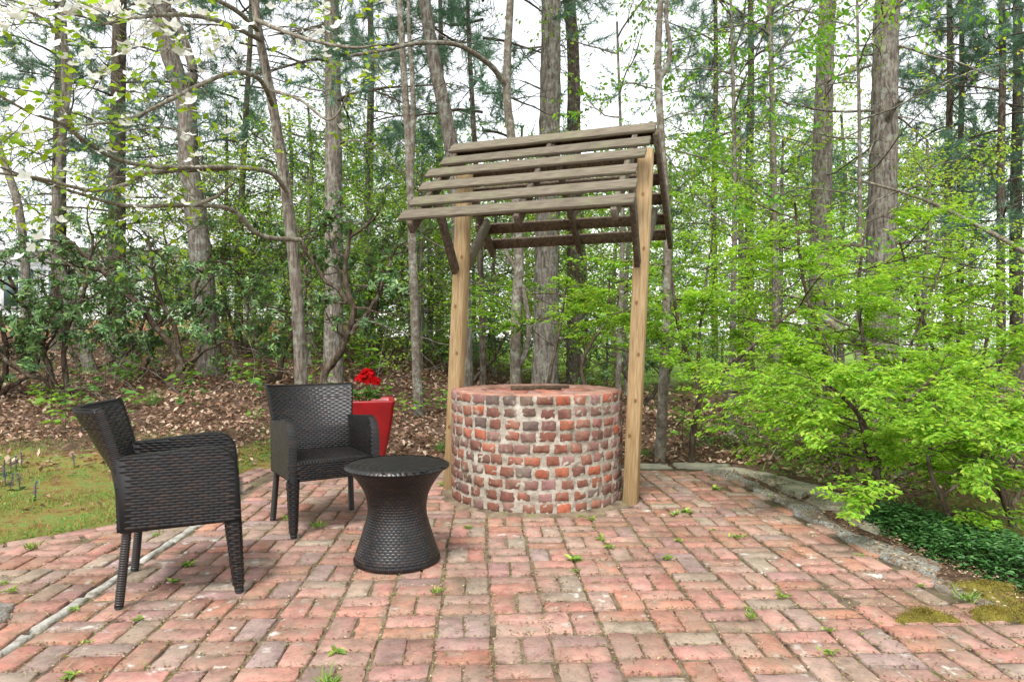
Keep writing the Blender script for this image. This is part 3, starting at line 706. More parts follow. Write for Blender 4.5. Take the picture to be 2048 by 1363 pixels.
# ------------------------------------------------------------------ plants: generators
def leaf_geo(g, c, d, up, L, Wd, col, fold=.18, shape=6, curl=.0):
    """leaves from base points c along d, facing up; vectorised"""
    c = np.asarray(c, float); n = len(c)
    if n == 0: return
    d = nrm(d); s = nrm(np.cross(d, up)); u = np.cross(s, d)
    L = np.broadcast_to(np.asarray(L, float), (n,))[:, None]; Wd = np.broadcast_to(np.asarray(Wd, float), (n,))[:, None]
    col = np.asarray(col, float); col = np.broadcast_to(col, (n, 3)) if col.ndim == 1 else col
    tip = c + d * L - u * L * curl
    if shape == 4:
        m = c + d * L * .5 + u * Wd * fold
        V = np.stack([c, m + s * Wd * .5, tip, m - s * Wd * .5], 1); f = np.array([[0, 1, 2, 3]]); k = 4
    else:
        a = c + d * L * .3 + u * Wd * fold; b = c + d * L * .68 + u * (Wd * fold - L * curl * .4)
        V = np.stack([c, a + s * Wd * .46, b + s * Wd * .4, tip, b - s * Wd * .4, a - s * Wd * .46], 1); f = np.array([[0, 1, 2, 3], [0, 3, 4, 5]]); k = 6
    F = (f[None] + np.arange(n)[:, None, None] * k).reshape(-1, 4)
    g.add(V.reshape(-1, 3), F, np.repeat(col, k, 0))
def tints(rg, n, base, var=.2, alt=None, pa=.2):
    c = np.asarray(base) * rg.uniform(1 - var, 1 + var, (n, 1)) * rg.uniform(.93, 1.07, (n, 3))
    if alt is not None: c = np.where(rg.random((n, 1)) < pa, np.asarray(alt) * rg.uniform(1 - var, 1 + var, (n, 1)), c)
    return c
def rot_off(rg, d, ang, flat=1.0):
    a = rg.normal(size=3); a[2] *= flat; s = nrm(np.cross(d, a)); return nrm(d * math.cos(ang) + s * math.sin(ang))
def grow(g, anc, p, d, L, r, lv, rg, prm, c3=(1, 1, 1)):
    """recursive wiggly branch; leaf-bearing points go to anc as (pos, dir)"""
    ns = max(3, int(L / prm.get('seg', .25))); st = L / ns; pts = [np.array(p, float)]; dirs = [d]
    for k in range(ns):
        d = d + rg.normal(0, prm['wig'], 3); d[2] += prm['trop'][min(lv, len(prm['trop']) - 1)] * st
        d = nrm(d); pts.append(pts[-1] + d * st); dirs.append(d)
    pts = np.array(pts); rad = r * np.linspace(1, prm.get('taper', .4), ns + 1)
    tube(g, pts, rad, 9 if r > .04 else 6 if r > .012 else 3, c3, cap=False)
    if lv == 0:
        for k in range(max(1, ns // 3), ns + 1): anc.append((pts[k], dirs[k]))
        return
    nc = prm['kids'][min(lv, len(prm['kids']) - 1)]
    for k in range(nc):
        f = rg.uniform(prm.get('lo', .3), 1) if k else 1.0; i = min(int(f * ns), ns)
        a = rg.uniform(*prm['ang']) * (.35 if k == 0 else 1)
        nd_ = rot_off(rg, dirs[i], a, prm.get('flat', 1))
        nd_[2] *= prm.get('zf', 1); nd_ = nrm(nd_)
        grow(g, anc, pts[i], nd_, L * rg.uniform(*prm['ratio']), max(rad[i] * prm.get('rr', .62), prm.get('rmin', .002)), lv - 1, rg, prm, c3)
def spray(g, anc, rg, per, L, Wd, col, alt=None, pa=.2, droop=.15, jit=.03, spread=1.0, shape=6, upn=.35, var=.22):
    """leaves held flat in pairs along twigs"""
    if not anc: return
    A = np.array([a[0] for a in anc]); D = np.array([a[1] for a in anc]); A = np.repeat(A, per, 0); D = np.repeat(D, per, 0); n = len(A)
    side = nrm(np.c_[-D[:, 1], D[:, 0], 0 * D[:, 0]]) * rg.choice([-1, 1], (n, 1)); dd = D * rg.uniform(.1, .9, (n, 1)) + side * rg.uniform(.3, 1, (n, 1)) * spread
    dd[:, 2] -= droop * rg.uniform(.3, 1.8, n); up = np.array([0, 0, 1.]) + rg.normal(0, upn, (n, 3))
    leaf_geo(g, A + rg.normal(0, jit, (n, 3)) * (1, 1, .5), dd, up, L * rg.uniform(.6, 1.2, n), Wd * rg.uniform(.7, 1.2, n), tints(rg, n, col, var, alt, pa), shape=shape, curl=.1)
def rosettes(g, anc, rg, per, L, Wd, col, alt=None, pa=.06, shape=6):
    if not anc: return
    A = np.repeat(np.array([a[0] for a in anc]), per, 0); D = nrm(np.repeat(np.array([a[1] for a in anc]), per, 0) + (0, 0, .35)); n = len(A)
    r0 = nrm(rg.normal(size=(n, 3))); rad = nrm(r0 - D * (r0 * D).sum(1, keepdims=True)); dd = rad + D * rg.uniform(-.25, .5, (n, 1)); dd[:, 2] -= .2
    leaf_geo(g, A + rg.normal(0, .012, (n, 3)), dd, D + rg.normal(0, .2, (n, 3)), L * rg.uniform(.65, 1.15, n), Wd * rg.uniform(.8, 1.2, n), tints(rg, n, col, .3, alt, pa), fold=.12, shape=shape, curl=.15)
def needles(g, anc, rg, per, L, col, w=.007):
    if not anc: return
    A = np.repeat(np.array([a[0] for a in anc]), per, 0); D = np.repeat(np.array([a[1] for a in anc]), per, 0); n = len(A)
    A = A + D * rg.uniform(-.1, .1, (n, 1)); dd = nrm(D * .6 + rg.normal(0, .75, (n, 3))); s = nrm(np.cross(dd, rg.normal(size=(n, 3)))) * w
    V = np.stack([A - s, A + s, A + dd * (L * rg.uniform(.7, 1.2, (n, 1)))], 1)
    g.add(V.reshape(-1, 3), np.arange(3 * n).reshape(-1, 3), np.repeat(tints(rg, n, col, .3), 3, 0))

LIME, LIME2 = (.25, .47, .05), (.38, .54, .075)
MID, DARK = (.17, .33, .055), (.045, .105, .03)

# ------------------------------------------------------------------ trees whose trunks can be told apart
def crown_mesh(seed, col, alt, n_br=16, z0=0, R0=2.6, Hc=5.5, leaf=.085, per=3, lv=2):
    rg = np.random.default_rng(seed); gb, gl, anc = Geo(), Geo(), []
    prm = dict(wig=.13, trop=[-.25, .05, .15], kids=[0, 4, 5], ang=(.5, 1.1), ratio=(.45, .7), seg=.3, rmin=.004, lo=.2)
    for k in range(n_br):
        z = z0 + Hc * (k / n_br) ** 1.1; a = k * 2.4 + rg.uniform(-.4, .4); el = rg.uniform(.0, .6)
        L = R0 * (1 - .55 * k / n_br) * rg.uniform(.7, 1.15)
        grow(gb, anc, (0, 0, z), np.array([math.cos(a) * math.cos(el), math.sin(a) * math.cos(el), math.sin(el)]), L, .03, lv, rg, prm)
    spray(gl, anc, rg, per, leaf, leaf * .6, col, alt, .3, droop=.35, jit=.09, shape=4, upn=.6)
    return gb, gl
def pine_mesh(seed, z0, z1, Rr, n_br=34, per=20, col=(.12, .22, .155)):
    rg = np.random.default_rng(seed); gb, gl, anc = Geo(), Geo(), []
    prm = dict(wig=.1, trop=[.0, -.06, -.1], kids=[0, 4, 5], ang=(.4, .9), ratio=(.35, .55), seg=.22, flat=.35, rmin=.004, lo=.35)
    for k in range(n_br):
        f = k / n_br; z = z0 + (z1 - z0) * f; a = k * 2.4 + rg.uniform(-.3, .3)
        L = Rr * (1 - .6 * f) * rg.uniform(.55, 1.1)
        grow(gb, anc, (0, 0, z), nrm(np.array([math.cos(a), math.sin(a), rg.uniform(-.1, .3)])), L, .028, 2, rg, prm, (.8, .8, .8))
    needles(gl, anc, rg, per, .2, col, .008)
    return gb, gl
CR = []
for sd_, cl, al in ((1, LIME, LIME2), (2, MID, LIME), (3, LIME2, LIME)):
    gb, gl = crown_mesh(sd_, cl, al); CR.append((gb.mesh('limbs', M['bark']), gl.mesh('crown', M['leaf'])))
PN = []
for sd_, z0, z1, rr in ((5, 3.2, 15, 3.4), (6, 5, 17, 3.0)):
    gb, gl = pine_mesh(sd_, z0, z1, rr); PN.append((gb.mesh('limbs', M['bark_d']), gl.mesh('crown', M['needle'])))

def dead_twigs(g, pts, rad, rg, n, L, c3=(.9, .9, .9), z0=1.5, z1=9):
    anc = []
    prm = dict(wig=.16, trop=[.0, -.05], kids=[0, 3], ang=(.4, 1.0), ratio=(.35, .6), seg=.2, rmin=.003, lo=.3)
    ok = np.where((pts[:, 2] > z0) & (pts[:, 2] < z1))[0]
    for k in range(n):
        i = rg.choice(ok); a = rg.uniform(0, 6.28)
        grow(g, anc, pts[i], nrm(np.array([math.cos(a), math.sin(a), rg.uniform(-.15, .45)])), L * rg.uniform(.4, 1.2), max(.007, rad[i] * .12), 1, rg, prm, c3)
    return anc
def trunk_tree(name, label, pts_px, Yd, wpx, mat='bark', top=13.0, crown=None, cz=8.0, twigs=6, tl=1.6, forks=(), seed=0, tint=(1, 1, 1), flare=1.25, cs=1.0, group=None, cat='tree'):
    """pts_px: (x, y) pixels from the base upwards, all at depth Yd (or a depth per point)"""
    rg = np.random.default_rng(seed + 100)
    Ys = Yd if np.ndim(Yd) else [Yd] * len(pts_px)
    C = np.array([P(x, y, d) for (x, y), d in zip(pts_px, Ys)])
    C[0][2] = gz(C[0][0], C[0][1]) - .08; base = C[0].copy()
    if top > C[-1][2]:
        d = nrm(C[-1] - C[-2]); d = nrm(d + (0, 0, .6)); C = np.vstack([C, C[-1] + d * (top - C[-1][2]) * .5, C[-1] + d * (top - C[-1][2]) + rg.normal(0, .12, 3)])
    n = max(14, int(len(C) * 9)); pts = spline(C, n); w = wpx / FPX * np.mean(Ys)
    zz = np.clip((pts[:, 2] - base[2]) / max(top - base[2], 1), 0, 1); rad = w / 2 * (1 - .62 * zz)
    rad *= 1 + (flare - 1) * np.exp(-np.maximum(pts[:, 2] - base[2], 0) / .22)
    o = thing(name, label, cat, base, 0, group); L0 = lambda a: np.asarray(a) - base
    g = Geo(); tube(g, L0(pts), rad, 16 if wpx > 25 else 10, tint, rough=.035)
    for (f, fp, fw) in forks:
        i = int(np.argmin(np.abs(pts[:, 2] - (P(fp[0][0], fp[0][1], Ys[-1])[2] - .28)))); F_ = np.array([pts[i]] + [P(x, y, Ys[-1] if len(q) == 2 else q[2]) for q in fp for x, y in [q[:2]]])
        fpts = spline(F_, max(8, len(F_) * 6)); tube(g, L0(fpts), np.linspace(fw / FPX * np.mean(Ys) / 2, fw / FPX * np.mean(Ys) / 2 * .45, len(fpts)), 9, tint, rough=.03)
        dead_twigs(g, L0(fpts), np.full(len(fpts), .04), rg, 5, tl * .6, tint, -9, 99)
    part('trunk', g, M[mat], o, True)
    if twigs:
        for _ in range(twigs): g = Geo(); dead_twigs(g, L0(pts), rad, rg, 1, tl, tint, 1.2 - base[2], 8); part('branch', g, M[mat], o, True)
    if crown is not None:
        j = int(np.argmin(np.abs(pts[:, 2] - cz))); cx, cyy = (pts[j] - base)[:2]; cr = (CR + PN)[crown]
        for nm, me in zip(('limbs', 'crown'), cr):
            q = link(nm, me, o, (cx, cyy, cz if crown < len(CR) else 0), (0, 0, rg.uniform(0, 6.28))); q.scale = (cs,) * 3
    return o
trunk_tree('pine_tree', 'dark straight pine trunk standing before the white house, with short dead branches', [(232, 700), (234, 400), (237, 150), (240, -30)], 16.5, 36, 'bark_d', 17, 3, 0, 12, 2.2, seed=1)
trunk_tree('oak_tree', 'furrowed brown oak trunk that forks high above the laurel thicket', [(422, 752), (412, 620), (398, 480), (378, 330), (372, 215), (332, 80), (322, -30)], 12.8, 47, 'bark', 13, 1, 8.5, 8, 1.6, forks=[(.52, [(386, 150), (372, 90), (345, 20)], 24)], seed=2)
trunk_tree('pine_tree', 'thin dark pine stem behind the flowering dogwood', [(478, 720), (480, 480), (490, 260), (500, 90), (503, -30)], 17, 15, 'bark_d', 14, 4, 0, 10, 2, seed=3)
trunk_tree('pine_tree', 'straight grey lichened pine trunk rising behind the planter and chair back', [(667, 800), (668, 560), (667, 300), (665, 100), (663, -30)], 12, 39, 'bark', 16, 4, 3, 16, 2.0, seed=4, tint=(1.15, 1.15, 1.15))
trunk_tree('young_tree', 'slim grey trunk standing in leaf litter between planter and left post', [(838, 846), (832, 700), (826, 520), (817, 300), (806, 120), (798, -30)], 9.3, 20, 'bark_s', 9, 0, 6.5, 8, 1.3, seed=5, forks=[(.35, [(822, 360), (826, 200), (818, 60), (816, -30)], 14)], cs=.6)
trunk_tree('oak_tree', 'lichen covered trunk bending behind the left end of the slatted roof', [(928, 800), (927, 650), (920, 480), (908, 330), (890, 225), (868, 120), (852, 20), (848, -40)], 10.5, 37, 'bark', 11, 1, 7.5, 7, 1.5, seed=6)
trunk_tree('young_tree', 'slender dark sapling seen between the posts nearest the left post', [(967, 800), (964, 620), (958, 460), (950, 300), (940, 120), (934, -30)], 13, 14, 'bark_d', 12, 4, 1, 10, 1.4, seed=7)
trunk_tree('young_tree', 'smooth brown trunk with a grey limb arching left above the slatted roof', [(1031, 800), (1032, 640), (1038, 520), (1030, 380), (1022, 270), (1014, 190), (1016, 90), (1022, -30)], 9.2, 24, 'bark_s', 9, 2, 6.6, 5, 1.3, seed=8, cs=.6,
           forks=[(.5, [(985, 135, 9.0), (945, 105, 8.8), (905, 88, 8.6), (840, 86, 8.3), (770, 100, 8.0), (700, 112, 7.8)], 12), (.12, [(1052, 700), (1057, 640), (1040, 560), (1012, 500), (1010, 460)], 13)])
trunk_tree('oak_tree', 'thick pale lichened trunk rising behind the middle of the slatted roof', [(1090, 810), (1092, 600), (1096, 400), (1100, 200), (1102, 60), (1102, -40)], 12.5, 54, 'bark', 15, 2, 9, 6, 1.6, seed=9, tint=(1.1, 1.12, 1.12))
trunk_tree('oak_tree', 'dark ragged trunk standing just behind the thick pale trunk', [(1150, 800), (1150, 560), (1148, 300), (1146, 100), (1135, -40)], 14, 36, 'bark_d', 14, 1, 9, 5, 1.6, seed=10)
trunk_tree('young_tree', 'tall slender brown trunk rooted at the far edge of the patio', [(1319, 928), (1326, 780), (1334, 600), (1333, 440), (1322, 270), (1316, 120), (1322, -30)], 6.72, 21, 'bark_s', 7, 0, 5.2, 5, 1.0, seed=11, cs=.45, forks=[(.72, [(1340, 110), (1332, 20), (1345, -60)], 12)])
trunk_tree('young_tree', 'thin straight grey stem rising above the lime green shrubs', [(1552, 860), (1550, 500), (1546, 250), (1540, 60), (1538, -30)], 11, 14, 'bark_s', 11, 0, 6, 8, 1.5, seed=12, cs=.7)
trunk_tree('oak_tree', 'stout grey trunk behind the shrubs, the slimmer of the two big ones', [(1640, 860), (1641, 500), (1646, 250), (1652, 80), (1657, -40)], 13.5, 46, 'bark', 15, 2, 8.5, 10, 2.2, seed=13, tint=(1.1, 1.1, 1.1))
trunk_tree('oak_tree', 'very thick brown trunk with a broken limb scar above the shrubs', [(1762, 860), (1764, 480), (1768, 250), (1772, 80), (1776, -40)], 12, 64, 'bark', 15, 1, 9, 10, 2.2, seed=14, forks=[(.3, [(1782, 225, 11.7), (1800, 200, 11.5)], 18)])
PL = ['slim dark pine in the pine stand beyond the shrubs, next to the thick scarred trunk', 'slim dark pine in the middle of the pine stand beyond the shrubs', 'slim pine with bluish boughs standing before the rest of the pine stand', 'stouter dark pine at the outer end of the pine stand',
      'dark pine trunk half hidden behind the thin grey stem and maples', 'thin pine trunk behind the slender brown patio edge trunk', 'pine trunk in the clearing beyond the red planter', 'pine trunk at the house corner beside the bowed brown trunk', 'far pine trunk near the fence behind the left post']
for k, (x, Yd, w, tx) in enumerate(((1898, 20, 17, 0), (1922, 23, 16, .1), (2003, 18, 18, 0), (2034, 21, 26, 0), (1500, 24, 20, 0), (1430, 21, 14, 0), (740, 23, 20, 0), (120, 18, 30, 0), (880, 26, 18, 0))):
    trunk_tree('pine_tree', PL[k], [(x, 720), (x - 2, 400), (x + 2, 150), (x, -30)], Yd, w, 'bark_d', 17, 3 + k % 2, 0, 8, 2.2, seed=20 + k, tint=(.75, .75, .75))
for k, (x, y, Yd) in enumerate(((110, 560, 14), (60, 640, 12.5))):
    trunk_tree('young_tree', ['bowed brown trunk leaning left before the white house window', 'short leaning trunk among the laurels beside the house'][k], [[(185, 700), (140, 600), (112, 500), (116, 380), (128, 220), (128, 60), (120, -30)], [(60, 720), (52, 560), (38, 420), (10, 330), (-30, 220)]][k], [13.5, 12.5][k], [24, 20][k], 'bark', 9, 0, 6.8, 6, 1.3, seed=40 + k, cs=.7)

# ------------------------------------------------------------------ far woods: light green trees, copies of three kinds
FT = []
for k in range(3):
    rg = np.random.default_rng(60 + k); gb, gl, anc = Geo(), Geo(), []
    prm = dict(wig=.12, trop=[-.15, .0, .1], kids=[0, 4, 5], ang=(.5, 1.2), ratio=(.45, .7), seg=.45, rmin=.006, lo=.15)
    for q in range(26):
        z = .7 + 9.5 * q / 26; a = q * 2.4; L = 2.9 * (1 - .4 * abs(q / 26 - .35)) * rg.uniform(.6, 1.1)
        grow(gb, anc, (0, 0, z), nrm(np.array([math.cos(a), math.sin(a), rg.uniform(0, .5)])), L, .03, 2, rg, prm)
    spray(gl, anc, rg, 3, .15, .1, (LIME, MID, LIME2)[k], (LIME2, LIME, LIME)[k], .3, .3, .16, shape=4, upn=.6, var=.35)
    gt = Geo(); tube(gt, spline([(0, 0, -.3), (.1, .05, 4), (-.1, 0, 8), (0, .1, 11)], 14), np.linspace(.13, .04, 14), 8, rough=.04)
    FT.append((gt.mesh('trunk', M['bark']), gb.mesh('limbs', M['bark']), gl.mesh('crown', M['leaf'])))
rg = np.random.default_rng(9)
spots = []
for row, (Yd, nn) in enumerate(((18, 6), (22, 8), (27, 10), (33, 12), (41, 15))):
    for k in range(nn):
        px = -150 + (k + rg.uniform(.15, .85)) * 2350 / nn
        if Yd < 29 and px < 620: continue                     # open ground before the house
        if px < 560 and Yd < 36: continue
        if rg.random() < .12 or (px > 1780 and Yd < 28): continue
        spots.append((px, Yd + rg.uniform(-2, 2)))
for k, (px, Yd) in enumerate(spots):
    x = (px - CX) / FPX * Yd; o = thing('woodland_tree', 'light green spring tree in the far woods behind the fence line', 'tree', (x, Yd, gz(x, Yd)), rg.uniform(0, 6.28), 'light green trees of the far woods')
    s_ = rg.uniform(.7, 1.15); kz = .2 if px < 620 else .24 if px < 1380 else .36; o.scale = (s_, s_, (1.2 + kz * rg.uniform(.75, 1.2) * Yd - float(gz(x, Yd))) / 11)
    for nm, me in zip(('trunk', 'limbs', 'crown'), FT[k % 3]): link(nm, me, o)
for k, (x, y, s_) in enumerate(((-3.2, 15.2, .5), (-1.9, 14.2, .42), (-4.9, 16.5, .55), (-.4, 15.6, .45), (.9, 14.6, .42), (2.3, 13.6, .45), (-8.2, 19.5, .6), (-11.5, 20, .6), (-6.2, 19, .6), (5.5, 14, .5), (8.5, 14, .5), (-2.5, 16.8, .55), (.2, 18, .6), (-7.0, 15.5, .42), (1.7, 16.2, .5), (-4.2, 14.2, .38))):
    o = thing('understorey_tree', 'slight young tree with airy light green leaves in the understorey', 'tree', (x, y, gz(x, y)), rg.uniform(0, 6.28), 'young light green trees of the understorey'); o.scale = (s_ * 1.15, s_ * 1.15, s_)
    for nm, me in zip(('trunk', 'limbs', 'crown'), FT[(k * 2) % 3]): link(nm, me, o)
# white flowering tree beyond the well
rg = np.random.default_rng(77); gb, gl, anc = Geo(), Geo(), []
prm = dict(wig=.12, trop=[0, .05, .1], kids=[0, 4, 4], ang=(.5, 1.1), ratio=(.5, .7), seg=.3, rmin=.005, lo=.2, zf=.5)
for q in range(14):
    a = q * 2.4; grow(gb, anc, (0, 0, .8 + q * .17), nrm(np.array([math.cos(a), math.sin(a), .2])), 1.9 * rg.uniform(.7, 1.1), .03, 2, rg, prm)
spray(gl, anc, rg, 4, .11, .09, (.72, .74, .7), LIME2, .3, .05, .1, shape=4, upn=.3)
x = (945 - CX) / FPX * 19; o = thing('blossom_tree', 'low white blossoming dogwood seen far off between the posts', 'tree', (x, 19, gz(x, 19)))
gt = Geo(); tube(gt, spline([(0, 0, -.2), (.05, 0, 1.2), (0, 0, 3.3)], 8), np.linspace(.09, .03, 8), 8); part('trunk', gt, M['bark'], o); part('limbs', gb, M['bark'], o); part('crown', gl, M['petal'], o)
# purple leaved tree by the house
rg = np.random.default_rng(78); gb, gl, anc = Geo(), Geo(), []
for q in range(14):
    a = q * 2.4; grow(gb, anc, (0, 0, 1.6 + q * .2), nrm(np.array([math.cos(a), math.sin(a), .3])), 1.8 * rg.uniform(.7, 1.1), .03, 2, rg, prm)
spray(gl, anc, rg, 4, .1, .07, (.12, .035, .045), (.2, .06, .07), .3, .2, .12, shape=4, upn=.5)
x = (470 - CX) / FPX * 20; o = thing('purple_tree', 'small purple leaved tree behind the laurels near the house', 'tree', (x, 20, gz(x, 20)))
gt = Geo(); tube(gt, spline([(0, 0, -.2), (.05, 0, 1.5), (0, 0, 4.2)], 8), np.linspace(.09, .03, 8), 8); part('trunk', gt, M['bark_d'], o); part('limbs', gb, M['bark_d'], o); part('crown', gl, M['leaf'], o)

# ------------------------------------------------------------------ understorey with hanging light green leaves, upper right
def leafy_tree(name, label, base, hts, Rr, seed, col, alt, per=4, leaf=.075, n_br=14, stem=None, r0=.05, group=None, droop=.5, mat='bark_s'):
    rg = np.random.default_rng(seed); base = np.array([base[0], base[1], float(gz(base[0], base[1]))]); o = thing(name, label, 'tree', base, 0, group)
    st = spline(np.array(stem if stem is not None else [(0, 0, -.1), (.1, .1, hts[1] * .5), (0, 0, hts[1])]), 26); gt = Geo(); tube(gt, st, np.linspace(r0, r0 * .3, 26), 9, rough=.03); part('trunk', gt, M[mat], o, True)
    gb, gl, anc = Geo(), Geo(), []; prm = dict(wig=.11, trop=[-.35, -.1, .08], kids=[0, 4, 4], ang=(.35, .9), ratio=(.45, .65), seg=.16, rmin=.0025, lo=.25)
    for k in range(n_br):
        z = hts[0] + (hts[1] - hts[0]) * k / n_br; i = int(np.argmin(abs(st[:, 2] - z))); a = k * 2.4 + rg.uniform(-.5, .5)
        grow(gb, anc, st[i], nrm(np.array([math.cos(a), math.sin(a), rg.uniform(0, .6)])), Rr * rg.uniform(.6, 1.1), r0 * .3, 2, rg, prm)
    part('branches', gb, M[mat], o, True); spray(gl, anc, rg, per, leaf, leaf * .55, col, alt, .25, droop, .05); part('crown', gl, M['leaf'], o)
    return o
leafy_tree('maple_tree', 'young maple with hanging light green leaves right of the slatted roof', (3.0, 9.4), (2.6, 6.6), 1.7, 301, (.14, .33, .04), LIME, 4, .085, 15)
leafy_tree('maple_tree', 'young maple with thin yellow green leaves before the thick trunks', (5.2, 10.3), (3.4, 7), 1.8, 302, (.2, .36, .04), (.4, .45, .04), 2, .075, 12)
leafy_tree('maple_tree', 'young maple leafing out behind the ridge of the slatted roof', (1.6, 10.4), (2.8, 6), 1.4, 303, (.18, .35, .04), LIME2, 2, .075, 11)

# ------------------------------------------------------------------ lime green shrubs on the right
def shrub(label, bx, by, stems, Rr, seed, per=5, leaf=.05, group='lime green shrubs along the right edge', n_br=9, zlo=.35, col=LIME, alt=LIME2, name='lime_shrub'):
    rg = np.random.default_rng(seed); base = np.array([bx, by, float(gz(bx, by)) - .02]); o = thing(name, label, 'shrub', base, 0, group)
    gt, gb, gl, anc = Geo(), Geo(), Geo(), []
    prm = dict(wig=.09, trop=[-.12, -.08, -.02], kids=[0, 5, 4], ang=(.4, 1.0), ratio=(.4, .62), seg=.08, flat=.2, rmin=.0016, lo=.2, zf=.32)
    for (pts, r0) in stems:
        gt = Geo(); st = spline(np.array(pts, float), 22); tube(gt, st, np.linspace(r0, r0 * .35, 22), 8, (.75, .7, .65), rough=.04); part('stem', gt, M['bark_d'], o, True)
        for k in range(n_br):
            f = zlo + (1 - zlo) * (k + rg.random()) / n_br; i = min(int(f * 21), 21); a = rg.uniform(0, 6.28)
            grow(gb, anc, st[i], nrm(np.array([math.cos(a), math.sin(a), rg.uniform(.02, .4)])), Rr * rg.uniform(.5, 1.1), r0 * .32, 2, rg, prm, (.8, .75, .7))
    part('twigs', gb, M['bark_d'], o, True)
    leaf *= .78; per += 4; spray(gl, anc, rg, per, leaf, leaf * .5, col, alt, .28, .15, .022, upn=.2, var=.32); part('foliage', gl, M['leaf'], o)
    return o
shrub('lime green shrub rooted beside the flagstones, arching over the paving edge', 2.52, 4.75, [([(0, 0, 0), (.02, 0, .35), (-.05, .1, .7), (-.35, .1, 1.0)], .028), ([(0, 0, .3), (.2, .1, .7), (.5, .1, 1.0)], .02), ([(.02, .1, .4), (.1, .5, .8), (.0, .8, 1.3)], .018)], .75, 401, 5, .056)
shrub('small lime green shrub with a leaning bare stem in the dark ground cover', 2.72, 4.2, [([(0, 0, 0), (-.05, 0, .25), (-.1, .1, .55), (.1, .2, .8)], .02), ([(-.06, .05, .3), (.25, .1, .5), (.6, .2, .72)], .014)], .6, 402, 4, .055)
shrub('lime green shrub with forked stems rooted in the far patio corner', 1.73, 6.6, [([(0, 0, 0), (.03, 0, .4), (.08, 0, .75), (-.08, .1, 1.3), (-.2, .1, 2.1)], .036), ([(.08, 0, .72), (.35, 0, .95), (.8, .0, 1.35), (1.2, .1, 1.65)], .026), ([(.06, 0, .7), (.15, .2, 1.4), (.3, .3, 2.3)], .02), ([(-.02, 0, 1.0), (-.35, .0, 1.3), (-.6, .1, 1.75)], .015)], .75, 403, 4, .056, n_br=8, zlo=.5)
shrub('tall lime green shrub with long dark stems behind the flagstone edge', 3.5, 7.0, [([(0, 0, 0), (-.05, 0, .6), (-.25, 0, 1.2), (-.5, 0, 2.0), (-.6, 0, 2.85)], .034), ([(0, 0, .2), (.15, 0, 1.0), (.1, .1, 1.9), (.2, .1, 2.8)], .03), ([(0, 0, .4), (.5, 0, 1.2), (1.0, .1, 2.3)], .025)], 1.0, 404, 4, .058, n_br=12, zlo=.25)
shrub('broad lime green shrub filling the gap before the pines', 4.9, 7.4, [([(0, 0, 0), (-.2, 0, .9), (-.5, 0, 1.8), (-.7, 0, 2.5)], .03), ([(0, 0, .2), (.2, 0, 1.2), (.5, .1, 2.3)], .03), ([(0, 0, .3), (.1, -.3, .9), (.1, -.5, 1.5)], .025)], 1.0, 405, 4, .058, n_br=12, zlo=.2)
shrub('low lime green shrub spreading beyond the dark ground cover', 3.9, 5.3, [([(0, 0, 0), (-.2, 0, .5), (-.5, 0, .85), (-.8, .1, 1.0)], .024), ([(0, 0, .2), (.2, 0, .7), (.5, .1, 1.0)], .022), ([(0, 0, .1), (0, .3, .6), (.1, .6, 1.0)], .02)], .85, 406, 4, .056, n_br=10, zlo=.2)
shrub('lime green shrub with snaking bare stems seen between the posts over the well', .95, 9.2, [([(0, 0, 0), (.1, 0, .35), (-.02, 0, .8), (.12, 0, 1.15), (.34, 0, 1.5), (.36, 0, 2.0)], .036), ([(-.5, .2, 0), (-.45, .2, .6), (-.3, .2, 1.3), (-.2, .1, 2.0)], .035)], .95, 407, 4, .06, n_br=9, zlo=.55, group=None, col=(.15, .34, .03))

# ------------------------------------------------------------------ laurel thicket on the left
def laurel(label, bx, by, stems, seed, Rr=.9, n_br=7, per=8, leaf=.095, group='laurels of the thicket on the left'):
    rg = np.random.default_rng(seed); base = np.array([bx, by, float(gz(bx, by)) - .03]); o = thing('laurel_shrub', label, 'shrub', base, 0, group)
    gt, gb, gl, anc = Geo(), Geo(), Geo(), []
    prm = dict(wig=.2, trop=[.25, .15, .1], kids=[0, 4, 4], ang=(.4, 1.1), ratio=(.4, .65), seg=.13, rmin=.003, lo=.35, taper=.5)
    for (pts, r0) in stems:
        gt = Geo(); p = np.array(pts, float); st = spline(p, 26); st[2:] += np.cumsum(rg.normal(0, .012, (24, 3)), 0); tube(gt, st, np.linspace(r0, r0 * .4, 26), 9, (.8, .75, .7), rough=.05); part('stem', gt, M['bark_d'], o, True)
        for k in range(n_br):
            f = .4 + .6 * (k + rg.random()) / n_br; i = min(int(f * 25), 25); a = rg.uniform(0, 6.28)
            grow(gb, anc, st[i], nrm(np.array([math.cos(a), math.sin(a), rg.uniform(0, .8)])), Rr * rg.uniform(.5, 1.1), r0 * .35, 2, rg, prm, (.8, .75, .7))
    anc = [a for k, a in enumerate(anc) if k % 3 == 0]
    part('twigs', gb, M['bark_d'], o, True)
    rosettes(gl, anc, rg, per, leaf, leaf * .36, (.085, .18, .06), (.17, .29, .07), .28); part('foliage', gl, M['laurel'], o)
laurel('laurel with crooked leaning stems in leaf litter beside the furrowed oak', -5.75, 11.6, [([(0, 0, 0), (.1, 0, .5), (-.4, 0, 1.2), (-1.0, 0, 1.9), (-1.9, 0, 2.8)], .07), ([(.15, 0, 0), (0, .1, .8), (-.3, .1, 1.6), (-.5, 0, 2.6)], .055), ([(.1, 0, 0), (.4, 0, .7), (.2, .2, 1.6), (.5, .3, 2.4)], .05), ([(.1, 0, .3), (.9, -.1, .7), (1.5, 0, .45)], .03)], 501)
